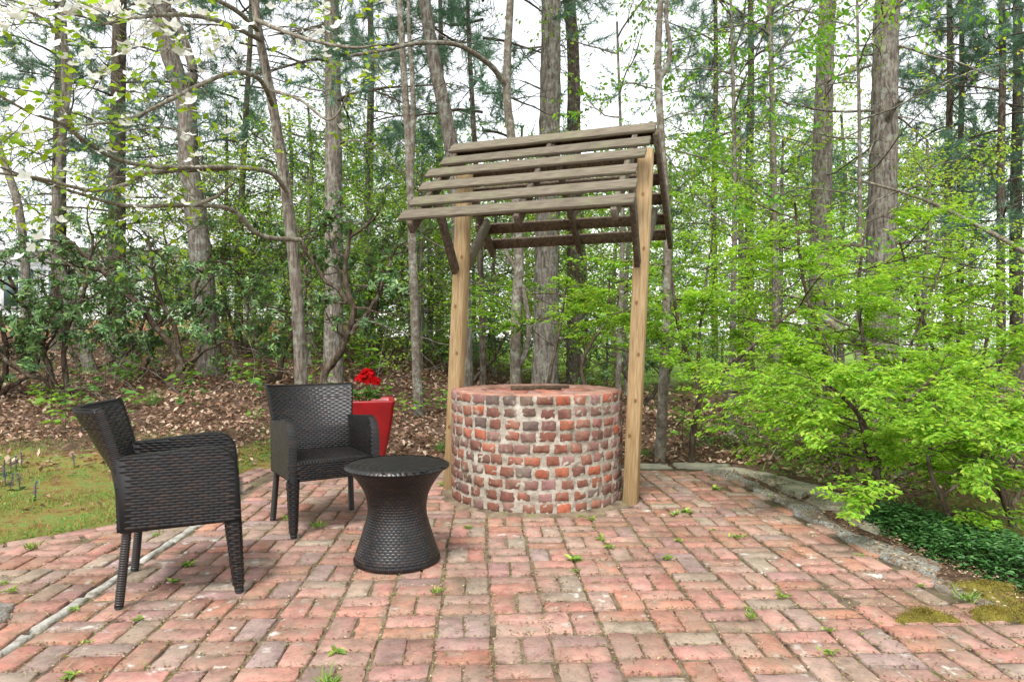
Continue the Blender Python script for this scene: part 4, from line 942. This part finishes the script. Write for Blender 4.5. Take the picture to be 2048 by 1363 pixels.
laurel('laurel with a dark slanting trunk before the house window', -6.75, 10.3, [([(0, 0, 0), (-.25, 0, .6), (-.45, 0, 1.2), (-.9, 0, 2.0)], .06), ([(.05, 0, 0), (-.1, .2, .9), (.2, .2, 1.8), (.3, .2, 2.6)], .045), ([(-.1, 0, .2), (-.8, -.2, .6), (-1.3, -.2, 1.0)], .035)], 502, per=9)
laurel('laurel with dense dark leaves at the outer end of the thicket', -7.9, 10.4, [([(0, 0, 0), (.2, 0, .6), (.1, 0, 1.3), (-.2, 0, 2.2)], .05), ([(0, 0, 0), (.6, -.1, .5), (.9, 0, 1.1)], .04), ([(0, 0, .2), (-.5, 0, .9), (-.6, 0, 1.8)], .04)], 503, per=9)
laurel('laurel with a gnarled reddish trunk behind the chair and planter', -2.75, 10.4, [([(0, 0, 0), (-.1, 0, .35), (.2, 0, .8), (.35, 0, 1.4), (.2, 0, 1.9), (.3, 0, 2.6)], .07), ([(.3, 0, 1.0), (.7, .1, 1.7), (.9, .2, 2.4)], .04), ([(.25, 0, 1.5), (-.3, .1, 2.1), (-.6, .1, 2.7)], .04)], 504)
laurel('laurel with upright forked stems in the clearing beyond the planter', -2.9, 14.5, [([(0, 0, 0), (.1, 0, .6), (.5, 0, 1.2), (.6, 0, 2.2)], .06), ([(0, 0, .3), (-.4, 0, .9), (-.6, 0, 1.9)], .045), ([(.1, 0, .5), (.0, .2, 1.4), (.1, .2, 2.4)], .04)], 505)
laurel('laurel with hanging dark leaves among the trunks behind the dogwood', -4.2, 12.2, [([(0, 0, 0), (.2, 0, .7), (.5, 0, 1.6), (.4, 0, 2.7)], .05), ([(0, 0, 0), (-.4, 0, .8), (-.6, 0, 1.7)], .04)], 506)
laurel('laurel with low dark foliage right of the snaking stems behind the well', 2.2, 11.5, [([(0, 0, 0), (-.3, 0, .6), (-.5, 0, 1.3), (-.4, 0, 1.9)], .05), ([(0, 0, 0), (.4, 0, .6), (.7, 0, 1.3)], .04)], 507, group=None)
laurel('laurel with dark leaves low behind the left post', -.9, 13.5, [([(0, 0, 0), (-.3, 0, .6), (-.2, 0, 1.4)], .04), ([(0, 0, 0), (.5, 0, .5), (.8, 0, 1.1)], .04)], 508, group=None)
laurel('laurel tangle between the house and the dark straight pine', -8.6, 13.6, [([(0, 0, 0), (.4, 0, .9), (.9, 0, 1.8), (.7, 0, 2.8)], .05), ([(0, 0, 0), (-.3, 0, 1), (-.2, 0, 2.2)], .05), ([(0, 0, 0), (1.0, 0, .5), (1.7, 0, 1.2)], .04)], 509)

laurel('laurel with high spreading dark crown before the white house front', -9.2, 16.5, [([(0, 0, 0), (.4, 0, 1.2), (.9, 0, 2.3), (.7, 0, 3.4)], .05), ([(0, 0, 0), (-.3, 0, 1.4), (-.9, 0, 2.8)], .05), ([(0, 0, 0), (1.0, 0, 1.2), (2.0, 0, 2.6)], .05)], 510, Rr=1.2, n_br=9)
laurel('laurel with tall loose crown before the end of the white house', -6.3, 16.0, [([(0, 0, 0), (.3, 0, 1.2), (.2, 0, 2.3), (.5, 0, 3.2)], .05), ([(0, 0, 0), (-.5, 0, 1.4), (-.9, 0, 2.6)], .05), ([(0, 0, 0), (.8, 0, 1.2), (1.5, 0, 2.4)], .05)], 511, Rr=1.2, n_br=9)
laurel('low bushy laurel touching the leaf litter below the bowed trunk', -6.9, 12.6, [([(0, 0, 0), (.3, 0, .5), (.5, 0, .9)], .035), ([(0, 0, 0), (-.6, 0, .5), (-.9, 0, 1.0)], .035)], 512, Rr=.7)

# ------------------------------------------------------------------ flowering dogwood, its limbs reaching over the chairs
rg = np.random.default_rng(600); Yd = 8.4
bx, by = (606 - CX) / FPX * Yd, Yd; base = np.array([bx, by, float(gz(bx, by)) - .05])
dog = thing('dogwood_tree', 'flowering dogwood with white bracts, its mottled limbs arching left over the chairs', 'tree', base)
gt, gb, anc = Geo(), Geo(), []
def limb(pl, r0, r1, tw=6, tl=.7, c3=(1.25, 1.25, 1.2)):
    p = np.array([P(*q) for q in pl]) - base; st = spline(p, len(pl) * 7); tube(gb, st, np.linspace(r0, r1, len(st)), 8, c3, rough=.05)
    prm = dict(wig=.15, trop=[.1, .1], kids=[0, 4], ang=(.4, 1.0), ratio=(.4, .65), seg=.1, rmin=.0022, lo=.3, flat=.5)
    for k in range(tw):
        i = int(rg.uniform(.25, 1) * (len(st) - 1)); d = nrm(np.gradient(st, axis=0)[i])
        grow(gb, anc, st[i], rot_off(rg, d, rg.uniform(.4, 1.1), .6), tl * rg.uniform(.5, 1.2), max(r1 * .6, .004), 1, rg, prm, c3)
p = np.array([P(606, 870, Yd), P(600, 700, Yd), P(590, 540, Yd), P(572, 380, Yd), P(556, 270, Yd), P(538, 170, Yd), P(515, 50, Yd), P(505, -60, Yd)]); p[0][2] = base[2]
st = spline(p - base, 50); tube(gt, st, np.linspace(.085, .045, 50), 12, (1.05, 1.02, 1), rough=.04)
part('trunk', gt, M['bark'], dog, True)
limb([(575, 385, 8.3), (540, 345, 7.9), (460, 335, 7.2), (330, 335, 6.5), (240, 320, 6.0), (165, 280, 5.6), (130, 250, 5.4), (60, 225, 5.1), (-20, 180, 4.8)], .03, .008, 22, .8)
limb([(600, 480, 8.2), (520, 470, 7.6), (465, 420, 7.2), (380, 410, 6.8), (260, 412, 6.3), (150, 385, 6.0), (90, 365, 5.8), (0, 335, 5.5)], .03, .008, 18, .8)
limb([(460, 335, 7.2), (300, 345, 6.6), (250, 370, 6.3), (180, 380, 6.0), (70, 355, 5.7), (-20, 345, 5.4)], .03, .01, 8)
limb([(380, 412, 6.8), (430, 395, 6.9), (460, 372, 6.8), (475, 362, 6.7)], .022, .008, 3, .5)
limb([(545, 210, 8.3), (520, 160, 7.6), (470, 145, 6.8), (400, 170, 6.2), (330, 205, 5.8), (250, 240, 5.5), (160, 250, 5.2)], .03, .008, 12)
limb([(520, 80, 8.4), (480, 60, 7.2), (430, 40, 6.2), (360, 30, 5.4), (280, 35, 4.8), (200, 50, 4.4)], .03, .007, 16)
limb([(512, 40, 8.4), (560, 60, 7.6), (620, 80, 6.8), (700, 95, 6.2), (760, 90, 5.8)], .028, .008, 12)
limb([(515, 60, 8.3), (470, 20, 7.0), (400, -10, 6.0), (330, 0, 5.3), (260, 10, 4.8)], .03, .008, 14)
limb([(540, 180, 8.3), (600, 200, 8.0), (660, 240, 7.8), (700, 180, 7.6)], .022, .007, 7)
limb([(130, 250, 5.4), (140, 120, 5.4), (90, 40, 5.2), (0, 10, 5.0)], .018, .006, 8)
part('limbs', gb, M['bark_s'], dog, True)
A = np.array([a[0] for a in anc]); D = np.array([a[1] for a in anc]); k = len(A)
gl = Geo(); sel = rg.random(k) < .34; sub = [(a, d) for a, d, q in zip(A, D, sel) if q]
spray(gl, sub, rg, 2, .078, .05, (.3, .42, .03), (.22, .38, .04), .4, .1, .03, upn=.35); part('foliage', gl, M['leaf'], dog)
wz = A + base; px_ = CX + wz[:, 0] / wz[:, 1] * FPX; py_ = CY - (wz[:, 2] - CAMZ) / wz[:, 1] * FPX
pr = np.where((py_ < 110) & (px_ < 700), .6, np.where((py_ > 290) & (px_ < 400), .13, .1)); fs = np.where(rg.random(k) < pr)[0]
gf = Geo(); gc = Geo()
for i in fs:
    c = A[i] + rg.normal(0, .03, 3); nrmv = nrm(np.array([0, -.25, 1]) + rg.normal(0, .35, 3)); e1 = nrm(np.cross(nrmv, rg.normal(size=3))); e2 = np.cross(nrmv, e1)
    dd = np.array([e1, e2, -e1, -e2]) + nrmv * .15; leaf_geo(gf, np.tile(c, (4, 1)), dd, np.tile(nrmv, (4, 1)), .055 * rg.uniform(.85, 1.2), .05, (.85, .85, .82), fold=-.08, curl=-.1)
    leaf_geo(gc, np.tile(c + nrmv * .003, (3, 1)), rg.normal(size=(3, 3)) * .4 + nrmv, np.tile(e1, (3, 1)), .009, .007, (.35, .4, .06), shape=4)
part('flowers', gf, M['petal'], dog); part('flower_centres', gc, M['leaf'], dog)

# ------------------------------------------------------------------ planter with geranium
PX, PY = -1.34, 6.25; pz = float(gz(PX, PY))
pot = thing('red_planter', 'tall tapered square red glazed planter behind the far armchair', 'planter', (PX, PY, pz), R(12))
def sq(w, z, n=6, rr=.035):
    out = []
    for q in range(4):
        cx, cy_ = [(1, 1), (-1, 1), (-1, -1), (1, -1)][q]
        for k in range(n):
            a = q * math.pi / 2 + k / (n - 1) * math.pi / 2; out.append((cx * (w - rr) + rr * math.cos(a), cy_ * (w - rr) + rr * math.sin(a), z))
    return np.array(out)
H_ = .67; prof = [(.13, 0), (.145, .05), (.18, .2), (.212, .35), (.235, .5), (.25, .62), (.258, .655), (.258, H_), (.235, H_), (.23, .6)]
g = Geo(); rings = [sq(w, z) for w, z in prof]; m_ = 24; V = np.vstack(rings); ii = np.arange(len(prof) - 1)[:, None] * m_; jj = np.arange(m_)[None]; kk = (jj + 1) % m_
g.add(V, np.stack([ii + jj, ii + kk, ii + m_ + kk, ii + m_ + jj], -1).reshape(-1, 4)); g.F.append(np.arange(m_)[::-1][None]); part('pot', g, M['red'], pot, True)
g = Geo(); g.add(sq(.232, .6), [list(range(24))]); part('soil', g, M['soil'], pot)
ger = thing('geranium', 'red geranium with two bright flower heads growing in the red planter', 'flower', (PX, PY, pz + .6)); rg = np.random.default_rng(12)
gs, gl = Geo(), Geo(); heads = [(.02, -.03, .29), (.075, -.02, .22), (-.03, .0, .24)]
for k in range(16):
    a = rg.uniform(0, 6.28); e = np.array([math.cos(a) * .11, math.sin(a) * .09, rg.uniform(.06, .15)]) * rg.uniform(.6, 1.1); tube(gs, spline([(0, 0, 0), e * (.4, .4, .7), e], 6), .004, 5, (.12, .22, .06), cap=False)
    for q in range(4):
        d = rg.normal(size=3); d[2] = abs(d[2]) * .2; leaf_geo(gl, e[None] + rg.normal(0, .02, 3), d[None], np.array([[0, -.3, 1.]]), .055, .06, tints(rg, 1, (.09, .2, .035)))
for h in heads: tube(gs, spline([(0, 0, 0), (h[0] * .4, h[1], h[2] * .6), h], 8), .004, 5, (.14, .24, .06), cap=False)
part('stems', gs, M['leaf'], ger); part('foliage', gl, M['leaf'], ger)
for h in heads:
    gf = Geo(); n = 90; d = nrm(rg.normal(size=(n, 3))); d[:, 2] = np.abs(d[:, 2]) * .9; c = np.array(h) + d * .05
    leaf_geo(gf, c, nrm(np.cross(d, rg.normal(size=(n, 3)))) + d * .3, d + rg.normal(0, .3, (n, 3)), .036, .03, tints(rg, n, (.5, .006, .008), .35)); part('flower_head', gf, M['petal'], ger)

# ------------------------------------------------------------------ house, fence behind the trees
HX, HY = -14.5, 29; hz = float(gz(HX, HY)); mw = m_simple('white_siding', [(.3, (.62, .64, .64)), (.7, (.78, .8, .8))], 3, .7, .05, 20)
m, t, b = mat_new('window_glass'); b.inputs['Base Color'].default_value = (.05, .1, .09, 1); b.inputs['Roughness'].default_value = .08; mg = m
mb = m_simple('house_brick', [(.3, (.22, .1, .06)), (.7, (.36, .19, .12))], 30, .9, .3, 60)
house = thing('white_house', 'white clapboard house glimpsed through the laurel thicket', 'house', (HX, HY, hz))
g = Geo(); box(g, (0, 3, .3), (15.0, 6, .9)); part('foundation', g, mb, house)
g = Geo(); box(g, (0, 3, 2.3), (14.8, 5.9, 3.2)); part('wall', g, mw, house)
for k in range(19):
    g = Geo(); box(g, (0, .03, .83 + k * .165), (14.9, .03, .16), (1, 1, 1), np.array(Matrix.Rotation(R(5), 3, 'X'))); part('clapboard', g, mw, house)
g = Geo()
for s in (-1, 1):
    a = np.array([[-7.9, 3, 5.6], [7.9, 3, 5.6], [7.9, 3 + s * 3.7, 3.75], [-7.9, 3 + s * 3.7, 3.75]]); g.add(np.vstack([a, a - (0, 0, .14)]), [[0, 1, 2, 3], [7, 6, 5, 4], [0, 4, 5, 1], [1, 5, 6, 2], [2, 6, 7, 3], [3, 7, 4, 0]])
part('roof', g, m_simple('shingle', [(.3, (.5, .52, .54)), (.7, (.68, .7, .72))], 20, .9), house)
g = Geo(); box(g, (0, -.62, 3.72), (15.8, .06, .22)); part('fascia', g, mw, house)
for x, w, zz, h in ((-6.4, 1.3, 2.1, 1.5), (-4.6, 1.1, 2.0, 1.7), (.2, 1.6, 2.2, 1.3), (3.6, 1.6, 2.2, 1.3)):
    g = Geo(); box(g, (x, -.02, zz), (w + .2, .1, h + .2)); wn_ = part('window', g, mw, house)
    for s in (-1, 1):
        g = Geo(); box(g, (x + s * w * .25, -.08, zz), (w * .46, .03, h)); part('pane', g, mg, wn_)
mf = m_simple('green_metal', [(.3, (.04, .07, .06)), (.7, (.08, .12, .1))], 5, .5, 0)
fen = thing('wire_fence', 'dark green wire fence on thin posts in the woods behind the well', 'fence', (0, 0, 0))
fx = np.arange(-7.0, 9.1, 1.6); fy = 18.5 + .06 * fx
for x, y in zip(fx, fy):
    g = Geo(); z = float(gz(x, y)); tube(g, [(x, y, z - .1), (x, y, z + 1.45)], .035, 8); part('post', g, mf, fen)
zg = gz(fx, fy)
for h in (.12, .45, .78, 1.1, 1.4):
    g = Geo(); tube(g, np.c_[fx, fy, zg + h], .016 if h > 1.3 else .006, 5, cap=False); part('rail' if h > 1.3 else 'wire', g, mf, fen)

# ------------------------------------------------------------------ ground cover and litter
rg = np.random.default_rng(700)
def dens(n, x0, x1, y0, y1, f):
    x = rg.uniform(x0, x1, n); y = rg.uniform(y0, y1, n); k = rg.random(n) < f(x, y); x, y = x[k], y[k]; return x, y, gz(x, y)
onpave = lambda x, y: (x > xgrass(y)) & (x < 2.5) & (y < 6.6)
g = Geo()
def flitter(x, y):
    p = np.where(y < 6.4, .15, 1.) * (1 - onpave(x, y)) * np.where((x < -2) & (y < 7.4), .5, 1) * np.where((x > 2.4) & (y < 6.4), .6, 1)
    return p * (.55 + .45 * wav(x * 1.5, y * 1.5))
for n, y0, y1, sz in ((46000, 3.2, 9.5, .066), (44000, 9.5, 15, .085), (16000, 15, 22, .11)):
    x, y, z = dens(n, -.85 * y1, .85 * y1, y0, y1, flitter); m_ = len(x); d = rg.normal(size=(m_, 3)); d[:, 2] *= .35
    leaf_geo(g, np.c_[x, y, z + .008 + rg.uniform(0, .02, m_)], d, np.array([0, 0, 1.]) + rg.normal(0, .45, (m_, 3)), sz * rg.uniform(.6, 1.5, m_), sz * .6 * rg.uniform(.6, 1.3, m_), tints(rg, m_, (.22, .13, .09), .5, (.42, .31, .23), .3), fold=.3, shape=4, curl=-.15)
tag(part('leaf_litter', g, M['litter']), 'dry brown leaf litter covering the woodland floor', 'leaves', kind='stuff')
g = Geo()
def fgrass(x, y): return np.maximum((1 - onpave(x, y)) * (x < -2) * np.clip(1 - (xgrass(y) - x) / .55, 0, 1) * .9, (1 - onpave(x, y)) * np.where(x < -2, 1, 0) * np.clip(1.0 - (y - 5.2) / 3.0, .04, 1) * np.clip(.42 + .75 * wav(x * 2.2, y * 2.2 + 1), .04, 1))
x, y, z = dens(150000, -6.5, -2.2, 3.3, 8.6, fgrass); m_ = len(x); d = rg.normal(0, .45, (m_, 3)); d[:, 2] = 1
leaf_geo(g, np.c_[x, y, z - .005], d, rg.normal(size=(m_, 3)), rg.uniform(.015, .05, m_), rg.uniform(.003, .006, m_), tints(rg, m_, (.19, .31, .07), .35, (.34, .27, .1), .33), shape=4, curl=.3)
x, y, z = dens(9000, -6.5, -2.2, 3.3, 8.6, lambda a, b: fgrass(a, b) * (.3 + .7 * (wav(a * 4, b * 4) > .1))); m_ = len(x); d = rg.normal(size=(m_, 3)); d[:, 2] = np.abs(d[:, 2]) * .3
leaf_geo(g, np.c_[x, y, z + rg.uniform(.0, .03, m_)], d, np.array([0, 0, 1.]) + rg.normal(0, .3, (m_, 3)), rg.uniform(.02, .05, m_), rg.uniform(.012, .025, m_), tints(rg, m_, (.17, .28, .06), .3, (.1, .2, .05), .3))
tag(part('lawn', g, M['grass']), 'sparse mossy grass and clover beside the walkway', 'grass', kind='stuff')
g = Geo(); x, y, z = dens(26000, 2.2, 9, 2.4, 12, lambda a, b: np.where(a > np.interp(b, [2.4, 3.1, 4.4, 5.6, 6.6], [2.6, 2.6, 2.75, 2.7, 1.5]), 1, 0) * (.25 + .75 * (wav(a * 1.8, b * 1.8) > -.1)) * np.clip(1.3 - (b - 4) / 7, .1, 1)); m_ = len(x)
d = rg.normal(size=(m_, 3)); d[:, 2] = np.abs(d[:, 2]) * .4
leaf_geo(g, np.c_[x, y, z + rg.uniform(.01, .1, m_)], d, np.array([0, 0, 1.]) + rg.normal(0, .35, (m_, 3)), rg.uniform(.025, .055, m_), rg.uniform(.014, .028, m_), tints(rg, m_, (.13, .26, .05), .35, (.22, .33, .06), .3))
tag(part('woodland_ground_cover', g, M['grass']), 'low light green seedlings and ivy on the slope right of the kerb', 'ground cover', kind='stuff')
for mc, mv in MOSSF:
    gf = Geo(); n = 1500; c = mv[rg.integers(len(mv), size=n)] + rg.normal(0, .012, (n, 3)) * (1, 1, .2); d = rg.normal(0, .6, (n, 3)); d[:, 2] = 1
    leaf_geo(gf, c, d, rg.normal(size=(n, 3)), rg.uniform(.006, .014, n), .003, tints(rg, n, (.26, .22, .045), .4, (.16, .11, .03), .3), shape=4); part('fuzz', gf, M['grass'], mc)['kind'] = 'stuff'
# periwinkle bed
g = Geo(); n = 3800; yv = rg.uniform(2.7, 4.55, n); lo = np.interp(yv, [2.7, 3.1, 3.4, 3.8, 4.55], [2.5, 2.42, 2.4, 2.3, 2.3]); wv = np.interp(yv, [2.7, 3.6, 4.55], [.75, .6, .3]); xv = lo + wv * rg.random(n) ** .9
hv = .13 * np.clip(np.minimum((xv - lo) / .12, 1), .15, 1) * rg.uniform(.35, 1.15, n); a = rg.uniform(0, 6.28, n)
for q in range(3):
    d = np.c_[np.cos(a + q * 2.1), np.sin(a + q * 2.1), rg.uniform(-.1, .55, n)]
    leaf_geo(g, np.c_[xv, yv, -.03 + hv + q * .008], d, np.array([0, 0, 1.]) + rg.normal(0, .25, (n, 3)), rg.uniform(.03, .05, n), rg.uniform(.013, .02, n), tints(rg, n, (.045, .13, .035), .35, (.11, .24, .07), .2), curl=.15)
tag(part('periwinkle_bed', g, M['laurel']), 'dense dark green periwinkle bed beside the concrete kerb', 'ground cover', kind='stuff')
# debris in the joints
g = Geo(); n = 9000; y = rg.uniform(2.1, 6.3, n) ; x = rg.uniform(-2.6, 2.1, n) ; k = (x > xgrass(y) + .1) & (x < xr(y)); x, y = x[k], y[k]; n = len(x)
def perim(m, jit):
    J = np.array(JOINTS)[rg.integers(len(JOINTS), size=m)]; e = rg.random(m) < .67; a_ = rg.uniform(-1, 1, m); s_ = rg.choice([-1, 1], m)
    lx = np.where(e, a_ * .115, s_ * .115) + rg.normal(0, jit, m); ly = np.where(e, s_ * .057, a_ * .057) + rg.normal(0, jit, m); c2, s2 = np.cos(J[:, 2]), np.sin(J[:, 2])
    return J[:, 0] + lx * c2 - ly * s2, J[:, 1] + lx * s2 + ly * c2
sel = (rg.random(n) < .22) | ((x > 1.4) & (rg.random(n) < .8)); x, y = x[sel], y[sel]; xj, yj = perim(42000, .007); x, y = np.r_[x, xj], np.r_[y, yj]; n = len(x)
d = rg.normal(size=(n, 3)); d[:, 2] *= .1; pinen = rg.random(n) < .45
leaf_geo(g, np.c_[x, y, np.full(n, .004)], d, np.array([0, 0, 1.]) + rg.normal(0, .3, (n, 3)), np.where(pinen, rg.uniform(.03, .07, n), rg.uniform(.005, .018, n)), np.where(pinen, .0018, rg.uniform(.004, .011, n)), np.where(rg.random((n, 1)) < .22, tints(rg, n, (.17, .19, .05), .4), tints(rg, n, (.17, .105, .06), .4, (.38, .3, .19), .25)), shape=4)
m_ = 2600; yk_ = rg.uniform(2.7, 6.3, m_); xk_ = xr(yk_) + .02 + .42 * rg.random(m_); d = rg.normal(size=(m_, 3)); d[:, 2] *= .2
leaf_geo(g, np.c_[xk_, yk_, np.full(m_, .022)], d, np.array([0, 0, 1.]) + rg.normal(0, .4, (m_, 3)), rg.uniform(.006, .035, m_), rg.uniform(.003, .016, m_), tints(rg, m_, (.2, .12, .075), .45, (.4, .31, .22), .3), shape=4)
tag(part('joint_debris', g, M['litter']), 'pine needles and leaf crumbs scattered over the paving joints', 'debris', kind='stuff')
# weeds in the joints
wv_ = []
for k in range(5):
    gw = Geo(); n = (9, 14, 22, 30, 7)[k]; a = rg.uniform(0, 6.28, n); el = rg.uniform(.1, .9, n) if k != 3 else rg.uniform(.4, 1.3, n)
    d = np.c_[np.cos(a) * np.cos(el), np.sin(a) * np.cos(el), np.sin(el)]; Lw = (.035, .03, .025, .05, .05)[k] * rg.uniform(.6, 1.2, n)
    c = np.c_[rg.normal(0, .012, (n, 2)), rg.uniform(0, .012, n)]
    leaf_geo(gw, c, d, np.array([0, 0, 1.]) + rg.normal(0, .2, (n, 3)), Lw, Lw * (.45, .4, .4, .12, .5)[k], tints(rg, n, (.2, .34, .07), .3, (.3, .4, .08), .3), curl=.2)
    wv_.append(gw.mesh('weed', M['grass']))
WL = ['small leafy weed sprouting from a joint in the brick paving']
k = 0
while k < 84:
    y = 2.3 + 4 * rg.random() ** 1.3; x = rg.uniform(-.85, .8) * y
    x, y = (float(q_[0]) for q_ in perim(1, .004)); o = link('weed', wv_[int(rg.integers(5))], None, (x, y, .0), (0, 0, rg.uniform(0, 6.28))); o.scale = (rg.uniform(.55, 1.2),) * 3
    tag(o, WL[0], 'weed', 'weeds in the paving joints'); k += 1
# seedlings and tufts in the litter
gs = []
for k in range(3):
    gw = Geo(); n = (16, 60, 24)[k]
    if k == 1: d = np.c_[rg.normal(0, .4, (n, 2)), np.ones(n)]; leaf_geo(gw, np.c_[rg.normal(0, .03, (n, 2)), np.zeros(n)], d, rg.normal(size=(n, 3)), rg.uniform(.12, .28, n), .008, tints(rg, n, (.12, .24, .06)), shape=4, curl=.3)
    else:
        a = rg.uniform(0, 6.28, n); z = rg.uniform(.08, .3, n); rr = rg.uniform(.02, .14, n); d = np.c_[np.cos(a), np.sin(a), rg.uniform(-.3, .2, n)]
        leaf_geo(gw, np.c_[np.cos(a) * rr, np.sin(a) * rr, z], d, np.array([0, 0, 1.]) + rg.normal(0, .25, (n, 3)), rg.uniform(.06, .12, n), rg.uniform(.035, .07, n), tints(rg, n, (.17, .33, .04) if k else (.1, .22, .05), .25))
        tube(gw, [(0, 0, -.02), (.01, 0, .15), (0, 0, .3)], .004, 5, (.1, .1, .04), cap=False)
    gs.append(gw.mesh('seedling', M['grass']))
for px, py, kd, s_ in ((300, 735, 0, 1.4), (250, 760, 0, 1.2), (160, 760, 0, 1.3), (305, 800, 1, 1.2), (450, 745, 2, 1.5), (520, 745, 2, 1.6), (500, 790, 0, 1.6), (510, 830, 2, .7), (730, 740, 2, 1.8), (700, 728, 2, 2.2), (660, 735, 2, 2.0), (815, 820, 2, 1.1), (865, 815, 2, 1.1), (880, 900, 1, .7), (400, 765, 0, 1.2),
                       (1290, 905, 1, .6), (1440, 880, 0, 1), (1400, 905, 0, .7), (220, 690, 0, 1.6), (60, 730, 0, 1.5), (350, 720, 0, 1.5)):
    Yg = 8.0
    for _ in range(12): Yg = .5 * Yg + .5 * (CAMZ - float(gz((px - CX) / FPX * Yg, Yg))) * FPX / (py + 12 - CY)
    Yg = min(max(Yg, 7.2 if px < 1200 else 6.75), 14); x = (px - CX) / FPX * Yg; o = link('seedling', gs[kd], None, (x, Yg, float(gz(x, Yg))), (0, 0, rg.uniform(0, 6.28))); o.scale = (s_,) * 3
    tag(o, ('dark leafy seedling standing in the leaf litter', 'tuft of narrow green blades standing in the leaf litter', 'bright maple seedling with broad leaves in the leaf litter')[kd], 'plant', ('dark seedlings in the litter', 'grass tufts in the litter', 'maple seedlings in the litter')[kd])
for k in range(34):
    Yg = rg.uniform(7.8, 13.5); x = rg.uniform(-.75, -.03) * Yg if k < 24 else rg.uniform(.2, .5) * Yg; kd = int(rg.choice([0, 2, 2])); o = link('seedling', gs[kd], None, (x, Yg, float(gz(x, Yg))), (0, 0, rg.uniform(0, 6.28))); o.scale = (rg.uniform(.7, 1.9),) * 3
    tag(o, ('dark leafy seedling standing in the leaf litter', '', 'bright maple seedling with broad leaves in the leaf litter')[kd], 'plant', ('dark seedlings in the litter', '', 'maple seedlings in the litter')[kd])
# blue flower spikes in the lawn
gw = Geo(); n = 50; a = rg.uniform(0, 6.28, n); z = rg.uniform(.03, .14, n); leaf_geo(gw, np.c_[np.cos(a) * .006, np.sin(a) * .006, z], np.c_[np.cos(a), np.sin(a), np.full(n, .4)], np.tile([0, 0, 1.], (n, 1)), .014, .01, tints(rg, n, (.12, .12, .38), .3, (.2, .16, .45), .3))
a = rg.uniform(0, 6.28, 7); leaf_geo(gw, np.zeros((7, 3)), np.c_[np.cos(a), np.sin(a), np.full(7, .3)], np.tile([0, 0, 1.], (7, 1)), .06, .025, (.08, .17, .05)); tube(gw, [(0, 0, -.01), (0, 0, .14)], .003, 5, (.1, .14, .06), cap=False); me = gw.mesh('flower_spike', M['leaf'])
for px, py in ((12, 965), (22, 945), (34, 940), (44, 935), (40, 972), (20, 975), (8, 950), (150, 935), (70, 1000)):
    Yg = 1638 / (py - 681.5); x = (px - CX) / FPX * Yg; o = link('flower_spike', me, None, (x, Yg, float(gz(x, Yg))), (rg.normal(0, .1), rg.normal(0, .1), rg.uniform(0, 6))); tag(o, 'blue bugle flower spike standing in the mossy lawn', 'flower', 'blue flower spikes in the lawn')
# fallen trunk and brushwood on the right
lg = thing('fallen_tree', 'pale fallen trunk lying aslant behind the lime green shrubs', 'log'); g = Geo()
tube(g, spline([P(1585, 590, 8.6), P(1680, 660, 8.3), P(1775, 720, 8.0), P(1880, 830, 7.6)], 20), np.linspace(.045, .075, 20), 10, (1.7, 1.7, 1.65), rough=.05); part('trunk', g, M['bark_s'], lg, True)
g = Geo(); tube(g, spline([P(2060, 885, 6.2), P(1960, 900, 6.0), P(1850, 930, 5.8), P(1790, 950, 5.6)], 14), np.linspace(.05, .02, 14), 9, (1.8, 1.8, 1.75), rough=.06)
tag(part('fallen_branch', g, M['bark_s'], None, True), 'pale dead branch lying on the slope below the shrubs', 'branch')
g = Geo(); tube(g, spline([P(1900, 380, 11), P(1850, 405, 10.8), P(1760, 440, 10.5)][::-1] + [P(2100, 500, 11.5)], 10)[:0] if False else spline([P(1700, 355, 10.5), P(1850, 400, 10.5), P(2000, 475, 10.2), P(2090, 530, 10)], 14), np.linspace(.018, .042, 14), 8, (1.2, 1.2, 1.15), rough=.05)
tag(part('leaning_branch', g, M['bark_s'], None, True), 'long pale broken limb hanging aslant before the dark pines', 'branch')
g = Geo(); prm = dict(wig=.12, trop=[.0, -.1], kids=[0, 4], ang=(.3, .9), ratio=(.4, .7), seg=.16, rmin=.0025, lo=.2)
for k in range(150):
    y = rg.uniform(6.9, 11); x = rg.uniform(.28, .85) * y if k < 105 else -rg.uniform(.2, .8) * y
    if k >= 105: y = rg.uniform(9.8, 13); x = -rg.uniform(.2, .8) * y
    a = rg.uniform(0, 6.28); el = rg.uniform(.1, 1.2); grow(g, [], (x, y, float(gz(x, y))), np.array([math.cos(a) * math.cos(el), math.sin(a) * math.cos(el), math.sin(el)]), rg.uniform(.5, 1.5), rg.uniform(.004, .01), 1, rg, prm, rg.uniform(.8, 1.7) * np.ones(3))
tag(part('brushwood', g, M['bark_s']), 'tangle of bare grey brushwood among the shrubs', 'brush', kind='stuff')
